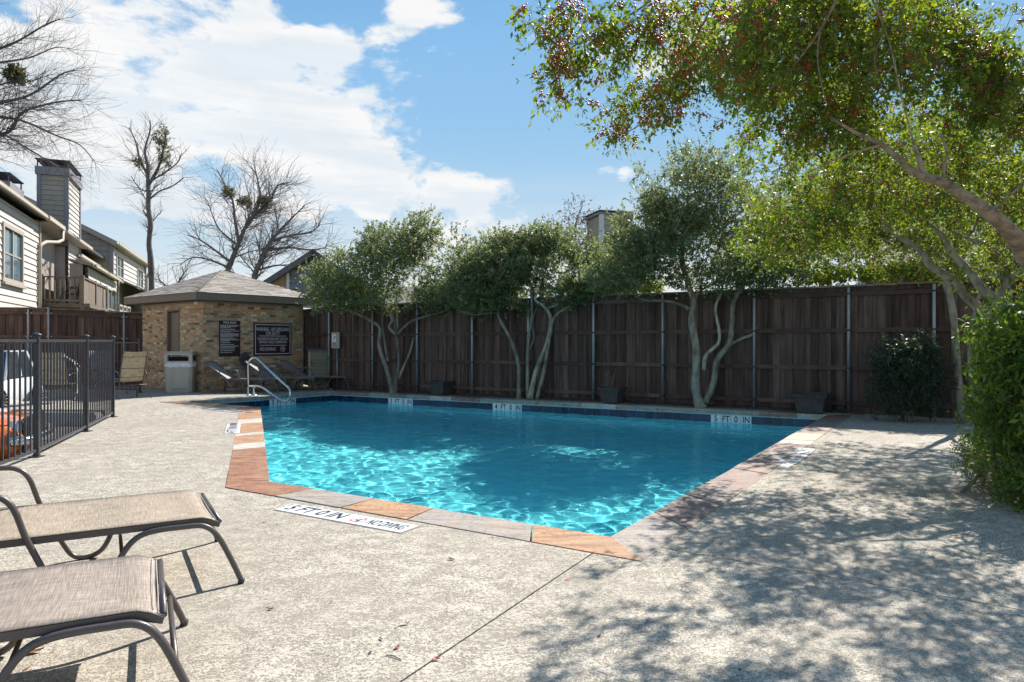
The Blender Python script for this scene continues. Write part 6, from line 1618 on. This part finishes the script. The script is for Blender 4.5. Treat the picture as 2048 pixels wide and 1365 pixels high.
# single leaves, the ones that show largest
lv = MB(); lv.v = [(0, 0, 0), (.35, .22, .02), (.5, .26, .03), (.8, .16, .03), (1, 0, .02), (.8, -.16, .03), (.5, -.26, .03), (.35, -.22, .02), (.5, 0, -.03)]
for a in range(8): lv.face((a, (a + 1) % 8, 8), True)
LV = []
for mm in range(4):
    v = [(.015, .05, .014), (.04, .11, .02), (.075, .15, .025), (.13, .2, .03)][mm]; m = leaf_material('near_leaf_%d' % mm, [(0, v), (1, v)], .45, .33, 1.9)
    o = lv.build('leaf', m); LV.append(o.data); bpy.data.objects.remove(o)
sp2, d2 = blob_sprays([b for b in near_blobs if b[2] < 3.5], 300, shell=.28)
iw = world_mat(HT).inverted()
for i in range(300):
    ax_ = Vector(unit(d2[i] * .6 + rng.normal(size=3) * .7 + np.array([0, 0, -.35]))); nr_ = Vector(unit(rng.normal(size=3) * .7 + np.array([0, 0, .8]))); sd_ = ax_.cross(nr_).normalized(); nn_ = sd_.cross(ax_); L_ = random.uniform(.026, .040)
    o = bpy.data.objects.new('leaf', LV[random.choices(range(4), [4, 4, 3, 1])[0]]); COL.objects.link(o); o.parent = HT; o.matrix_parent_inverse = iw
    mtx = Matrix((ax_ * L_, sd_ * L_ * .85, nn_ * L_)).transposed().to_4x4(); mtx.translation = Vector(sp2[i]); o.matrix_basis = mtx
# trees in the right rear corner
tree('possumhaw_tree', 'berried tree rooted behind the right shrub with three pale limbs arching left',
     [[(2130, 1000, 7.4, 42), (2110, 760, 7.2, 40), (2048, 650, 7.0, 38), (2009, 617, 7.0, 32), (1993, 600, 7.0, 27), (1966, 580, 7.0, 20), (1940, 545, 7.1, 18), (1904, 505, 7.2, 16), (1881, 468, 7.2, 13), (1854, 446, 7.3, 9), (1800, 420, 7.4, 5)],
      Lm(f7, 7.0, 14, 8, (1035, 1050), (1110, 940), (1100, 880), (1060, 810), (980, 730), (850, 685), (760, 640)),
      Lm(f7, 7.3, 24, 10, (1100, 1260), (1000, 1170), (935, 1110), (850, 1035), (780, 940), (640, 855), (600, 790), (550, 740), (410, 650), (330, 560))],
     [(1620, 420, 7.6, 90, 60, 1.0), (1740, 430, 7.8, 100, 60, 1.1), (1860, 420, 7.6, 110, 70, 1.1), (1980, 440, 7.4, 100, 80, 1.1), (1580, 480, 8.2, 90, 50, 1.1), (1700, 500, 8.4, 100, 40, 1.1), (1990, 530, 7.2, 60, 50, .8), (1880, 500, 8.4, 60, 40, .8)],
     3600, 17, .22, .040, .021, L_HOL, cull=(3.0, -.2), shell=.45, twig_r=.0025, berry=6500, seg=10, up=.1)
tree('corner_tree', 'slender tree with two pale trunks against the right end of the long fence',
     [[(1925, 842, 11.9, 18), (1918, 770, 11.9, 16), (1912, 700, 11.9, 15), (1905, 620, 11.9, 16), (1890, 560, 11.9, 15), (1870, 480, 11.9, 9), (1840, 400, 11.9, 4)], [(1906, 640, 11.9, 9), (1912, 580, 11.9, 8), (1930, 500, 11.9, 7), (1950, 410, 11.9, 4)],
      [(1948, 842, 11.4, 10), (1942, 760, 11.4, 9), (1938, 690, 11.4, 9), (1950, 620, 11.4, 9), (1975, 540, 11.4, 7), (2010, 450, 11.4, 4)]],
     [(1780, 330, 11.5, 120, 80, 1.6), (1900, 300, 11.6, 130, 90, 1.7), (2040, 330, 11, 130, 110, 1.7), (1690, 420, 11.5, 90, 60, 1.3), (2100, 450, 10.5, 90, 90, 1.4), (1830, 470, 11.6, 90, 40, 1.0)],
     3200, 16, .28, .052, .027, L_HOL, cull=(2.6, -.2), twig_r=.004)
# shrubs at right
bush('nandina_shrub', 'tall green leafy shrub at the right edge of the deck with a few red leaves',
     [(2025, 700, 6.1, 55, 60, .42), (2050, 635, 6.2, 60, 38, .4), (1998, 800, 6.0, 36, 55, .36), (2045, 830, 6.0, 50, 80, .45), (2040, 930, 5.9, 30, 60, .32), (2075, 960, 5.7, 40, 55, .35), (1985, 655, 6.1, 28, 24, .22), (2110, 750, 6.0, 80, 190, .55), (1985, 725, 6.05, 22, 30, .2, 700), (2015, 880, 6.1, 20, 40, .2, 600), (1980, 780, 6.05, 14, 24, .15, 250)],
     1350, 15, .20, .066, .021, L_NAN, droop=.8, up=.05, twig_r=.0025, spread=1.3)
bush('nandina_shrub', 'low grey green twiggy plant at the foot of the right-hand shrub', [(1968, 930, 6.5, 32, 38, .25), (1950, 905, 6.8, 26, 22, .2), (1985, 975, 6.2, 22, 18, .2)], 260, 12, .16, .036, .012, L_YAU, stems=3)
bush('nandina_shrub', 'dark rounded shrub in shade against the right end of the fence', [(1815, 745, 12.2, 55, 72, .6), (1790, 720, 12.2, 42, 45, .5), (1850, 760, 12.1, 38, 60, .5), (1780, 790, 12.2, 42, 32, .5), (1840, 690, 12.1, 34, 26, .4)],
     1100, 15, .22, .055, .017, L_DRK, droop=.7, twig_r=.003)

# ------------------------------------------------------------------ bare winter trees
def bare(name, label, limbs, tips_n, reach, material, r_min=.006, depth=3, seed=1, mist=None, squish=.75, ang=.7, seg0=7):
    rg = random.Random(seed); p0 = P(*limbs[0][0][:3]); root = empty(name, (p0.x, p0.y, 0), label, 'tree', 'leafless winter trees'); first = True; nodes = []
    for lb_ in limbs:
        p_, r_ = limb_pts(lb_); q, rr_ = sm(p_, r_, 4); rr_ = [a * (1 + rg.uniform(-.08, .1)) for a in rr_]; mb = MB(); mb.tube(q, rr_, seg0); mb.build('trunk' if first else 'branch', material, root)
        n = len(q)
        for i in range(int(n * (.35 if first else .15)), n): nodes.append((q[i], (q[min(i + 1, n - 1)] - q[max(i - 1, 0)]).normalized(), rr_[i], i / n))
        first = False
    mb = MB(); tips = []
    def grow(p, d, L, r_, lev):
        if lev == 0 or r_ < r_min * .45: return
        k = 5; pts = [p]; dd = d.copy()
        for i in range(k):
            dd = (dd + Vector((rg.gauss(0, .17), rg.gauss(0, .17) * squish, rg.gauss(.02, .15)))).normalized(); pts.append(pts[-1] + dd * L / k)
        mb.tube(pts, [max(r_min * .42, r_ * (1 - .75 * i / k)) for i in range(k + 1)], 4 if lev > 1 else 3, cap=False); tips.append(pts[-1])
        for i in range(1, k + 1):
            for _ in range(rg.choice([1, 1, 2])):
                a = Vector((rg.gauss(0, 1), rg.gauss(0, 1) * squish, rg.gauss(0, 1))); a = (a - dd * a.dot(dd)); a = a.normalized() if a.length > 1e-3 else a
                nd = (dd + a * rg.uniform(.5, 1.1) * ang * 1.4).normalized(); grow(pts[i], nd, L * rg.uniform(.42, .72), r_ * (1 - .7 * i / k) * .62, lev - 1)
    for _ in range(tips_n):
        q, d, r_, t = rg.choice(nodes); a = Vector((rg.gauss(0, 1), rg.gauss(0, 1) * squish, rg.gauss(.1, .9))); a = (a - d * a.dot(d)).normalized()
        grow(q, (d + a * rg.uniform(.7, 1.5) * ang).normalized(), reach * rg.uniform(.5, 1.15) * (1.15 - .4 * t), max(r_ * .30, r_min * 1.25), depth)
    o = mb.build('twigs', material, root); o['kind'] = 'stuff'
    if mist:
        sp_, dd_ = blob_sprays(mist, 90 * len(mist), shell=.5); crown_build(root, [n_[0] for n_ in nodes], sp_, dd_, 12, .16, .09, .04, L_MIS, name='mistletoe', branch=False)
    return root
c1 = lambda x, y: (x / 2.2756, y / 2.2756)
def B(Y, w0, w1, *pts, dY=0.0): n = len(pts); return [(p[0], p[1], Y + dY * i / max(1, n - 1), w0 + (w1 - w0) * (i / max(1, n - 1)) ** .8) for i, p in enumerate(pts)]
bare('bare_tree', 'tall thin leafless tree with a stubbed trunk and mistletoe, right of the gabled house',
     [B(36, 13, 7, (303, 610), (303, 560), (301, 515), (298, 486), (301, 448), (297, 419), (297, 387), (296, 360), (296, 330)), B(36, 7, 2.5, (296, 372), (312, 345), (322, 320), (328, 292), (333, 262)), B(36, 6, 2, (296, 335), (290, 300), (300, 262), (300, 240)), B(36, 6, 2, (296, 350), (280, 320), (272, 285), (258, 255)),
      B(36, 4, 2, (297, 400), (320, 382), (345, 372), (368, 355)), B(36, 4, 2, (296, 365), (330, 345), (355, 325), (362, 310)), B(36, 5, 3, (300, 445), (294, 432), (286, 421)), B(36, 3, 1.5, (297, 385), (278, 375), (262, 352))],
     85, 1.35, M_BARKD, .010, 3, 4, [(324, 285, 36, 14, 34, .5), (331, 320, 36, 10, 12, .4), (277, 327, 36, 9, 9, .3)], .6)
bare('bare_tree', 'broad leafless tree with many arching branches rising behind the pump house roof',
     [B(31, 13.7, 6.0, (452, 585), (455, 545), (468, 510), (478, 485), (492, 452), (510, 430)), B(31, 14.4, 6.0, (505, 590), (510, 550), (525, 515), (540, 485), (560, 460)), B(31, 7.2, 1.8, (478, 485), (470, 440), (465, 400), (450, 370), (435, 340)), B(31, 7.2, 1.8, (500, 440), (520, 400), (515, 360), (508, 330)),
      B(31, 6.5, 1.8, (510, 430), (540, 400), (555, 372), (575, 365)), B(31, 6.5, 1.8, (545, 480), (585, 470), (620, 465), (640, 450)), B(31, 5.8, 1.8, (535, 500), (580, 495), (620, 500), (650, 495)), B(31, 5.8, 1.8, (462, 525), (430, 500), (400, 480), (375, 470)), B(31, 5.8, 1.2, (458, 535), (420, 520), (385, 515), (360, 530)),
      B(31, 5.0, 1.2, (475, 490), (440, 460), (425, 430), (415, 400)), B(31, 5.0, 1.2, (560, 460), (590, 430), (610, 410)), B(31, 4.3, 1.2, (516, 540), (560, 530), (600, 540), (630, 545))],
     260, 1.75, M_BARKD, .009, 3, 8, [(458, 385, 31, 9, 9, .4), (490, 405, 31, 10, 9, .4), (530, 405, 31, 12, 10, .4)], .6)
bare('bare_tree', 'leafless tree reaching in from the top left with a tangle of dark twigs',
     [B(15, 30.0, 20.0, (-260, 900), (-230, 500), (-190, 330), (-120, 260)), B(15, 11.0, 2.5, (-190, 330), (-100, 300), (-30, 275), (20, 262), (45, 225), (110, 205), (165, 200)), B(15, 10.0, 2.0, (-120, 260), (-60, 215), (0, 205), (60, 190), (120, 150), (150, 140)), B(15, 9.0, 2.0, (-120, 260), (-80, 150), (-30, 110), (30, 85), (90, 50), (120, 38)),
      B(15, 6.0, 1.5, (-60, 290), (0, 268), (60, 300), (110, 330), (130, 345)), B(15, 6.0, 1.5, (-30, 232), (40, 240), (110, 270), (160, 290), (190, 325)), B(15, 8.0, 1.5, (-120, 260), (-110, 120), (-70, 20), (-20, -30), (30, -40)), B(15, 4.5, 1.0, (0, 125), (60, 115), (110, 95), (140, 98)), B(15, 4.5, 1.5, (-60, 215), (0, 170), (50, 165), (100, 150))],
     300, 1.1, M_BARKD, .0034, 4, 12, [(30, 150, 15, 9, 7, .2)], .7, .62)
bare('bare_tree', 'small grey twiggy tree top left of the pump house roof', [B(40, 7, 2, (345, 620), (350, 580), (360, 560), (372, 540)), B(40, 5, 2, (348, 590), (330, 570), (318, 560))], 26, 1.3, M_BARKD, .014, 3, 21)

# ------------------------------------------------------------------ litter
M_LEAF = [mat('dead_leaf', (.30, .15, .06), .7, var=.2), mat('dead_leaf_dark', (.06, .045, .03), .8), mat('red_leaf', (.40, .06, .03), .6), mat('pale_leaf', (.42, .38, .28), .6)]
def fallen(px, py, L, w, ang, m, label):
    p = G(px, py); e = Vector((math.cos(ang), math.sin(ang), 0)); u = Vector((-e.y, e.x, 0)); mb = MB(); n = 7
    for i in range(n + 1):
        t = i / n; ww = w * math.sin(math.pi * min(.97, .03 + t)) ** .8; z = .004 + .35 * L * (t - .5) ** 2 * 1.2
        for j, s in enumerate((-1, -.5, 0, .5, 1)): mb.v.append(tuple(p + e * (t - .5) * L + u * s * ww / 2 + UP * (z + abs(s) * w * .18)))
    for i in range(n):
        for j in range(4): a = i * 5 + j; mb.face((a, a + 1, a + 6, a + 5), True)
    return props(mb.build('fallen_leaf', m), label, 'leaf', 'leaves lying on the deck')
fallen(65, 1307, .085, .035, .5, M_LEAF[0], 'curled orange brown dead leaf under the nearest lounger')
fallen(808, 1250, .055, .02, .3, M_LEAF[3], 'pale curled leaf on the sunlit deck left of the slab joint')
fallen(903, 1120, .05, .02, -.6, M_LEAF[1], 'dark small leaf on the deck below the no diving marker')
fallen(794, 1297, .03, .02, 1.0, M_LEAF[2], 'tiny red leaf on the deck just above a thin twig')
fallen(872, 1321, .035, .018, .2, M_LEAF[2], 'red leaf fragment lying beside the slab joint')
fallen(55, 1338, .03, .012, .9, M_LEAF[2], 'small red leaf at the lower left corner below the brown leaf')
fallen(541, 1220, .03, .018, .4, M_LEAF[1], 'dark speck of leaf right of the foreground lounger feet')
mb = MB(); a = G(772, 1312); mb.tube(bez([a + UP * .004, G(786, 1314) + UP * .006, G(803, 1322) + UP * .004], 4), .0022, 5)
props(mb.build('twig', M_TWIG), 'thin dark twig lying on the deck near the bottom middle', 'twig')
rr = random.Random(77); vs = []; mb = MB()
for _ in range(520):
    if rr.random() < .5: q = Vector((rr.uniform(-3, 5), rr.uniform(2.4, 12), 0))
    else: t = rr.random(); q = OUT[2].lerp(OUT[3], t).lerp(fence_pt(1700).lerp(fence_pt(650), t), rr.uniform(-.3, 1))
    if inside(q, OUT): continue
    a_ = rr.uniform(0, 6.28); e = Vector((math.cos(a_), math.sin(a_), 0)); u = Vector((-e.y, e.x, 0)); l = rr.uniform(.006, .022); mb.mi = rr.choice([0, 1, 1, 1, 2, 3])
    z = .004 if rr.random() < .5 else .006
    if q.y > 12.8: z = .05
    mb.quad(q - e * l + UP * z, q - u * l * .4 + UP * (z + .002), q + e * l + UP * (z + .003), q + u * l * .4 + UP * z)
o = mb.build('leaf_litter', M_LEAF); o['kind'] = 'stuff'
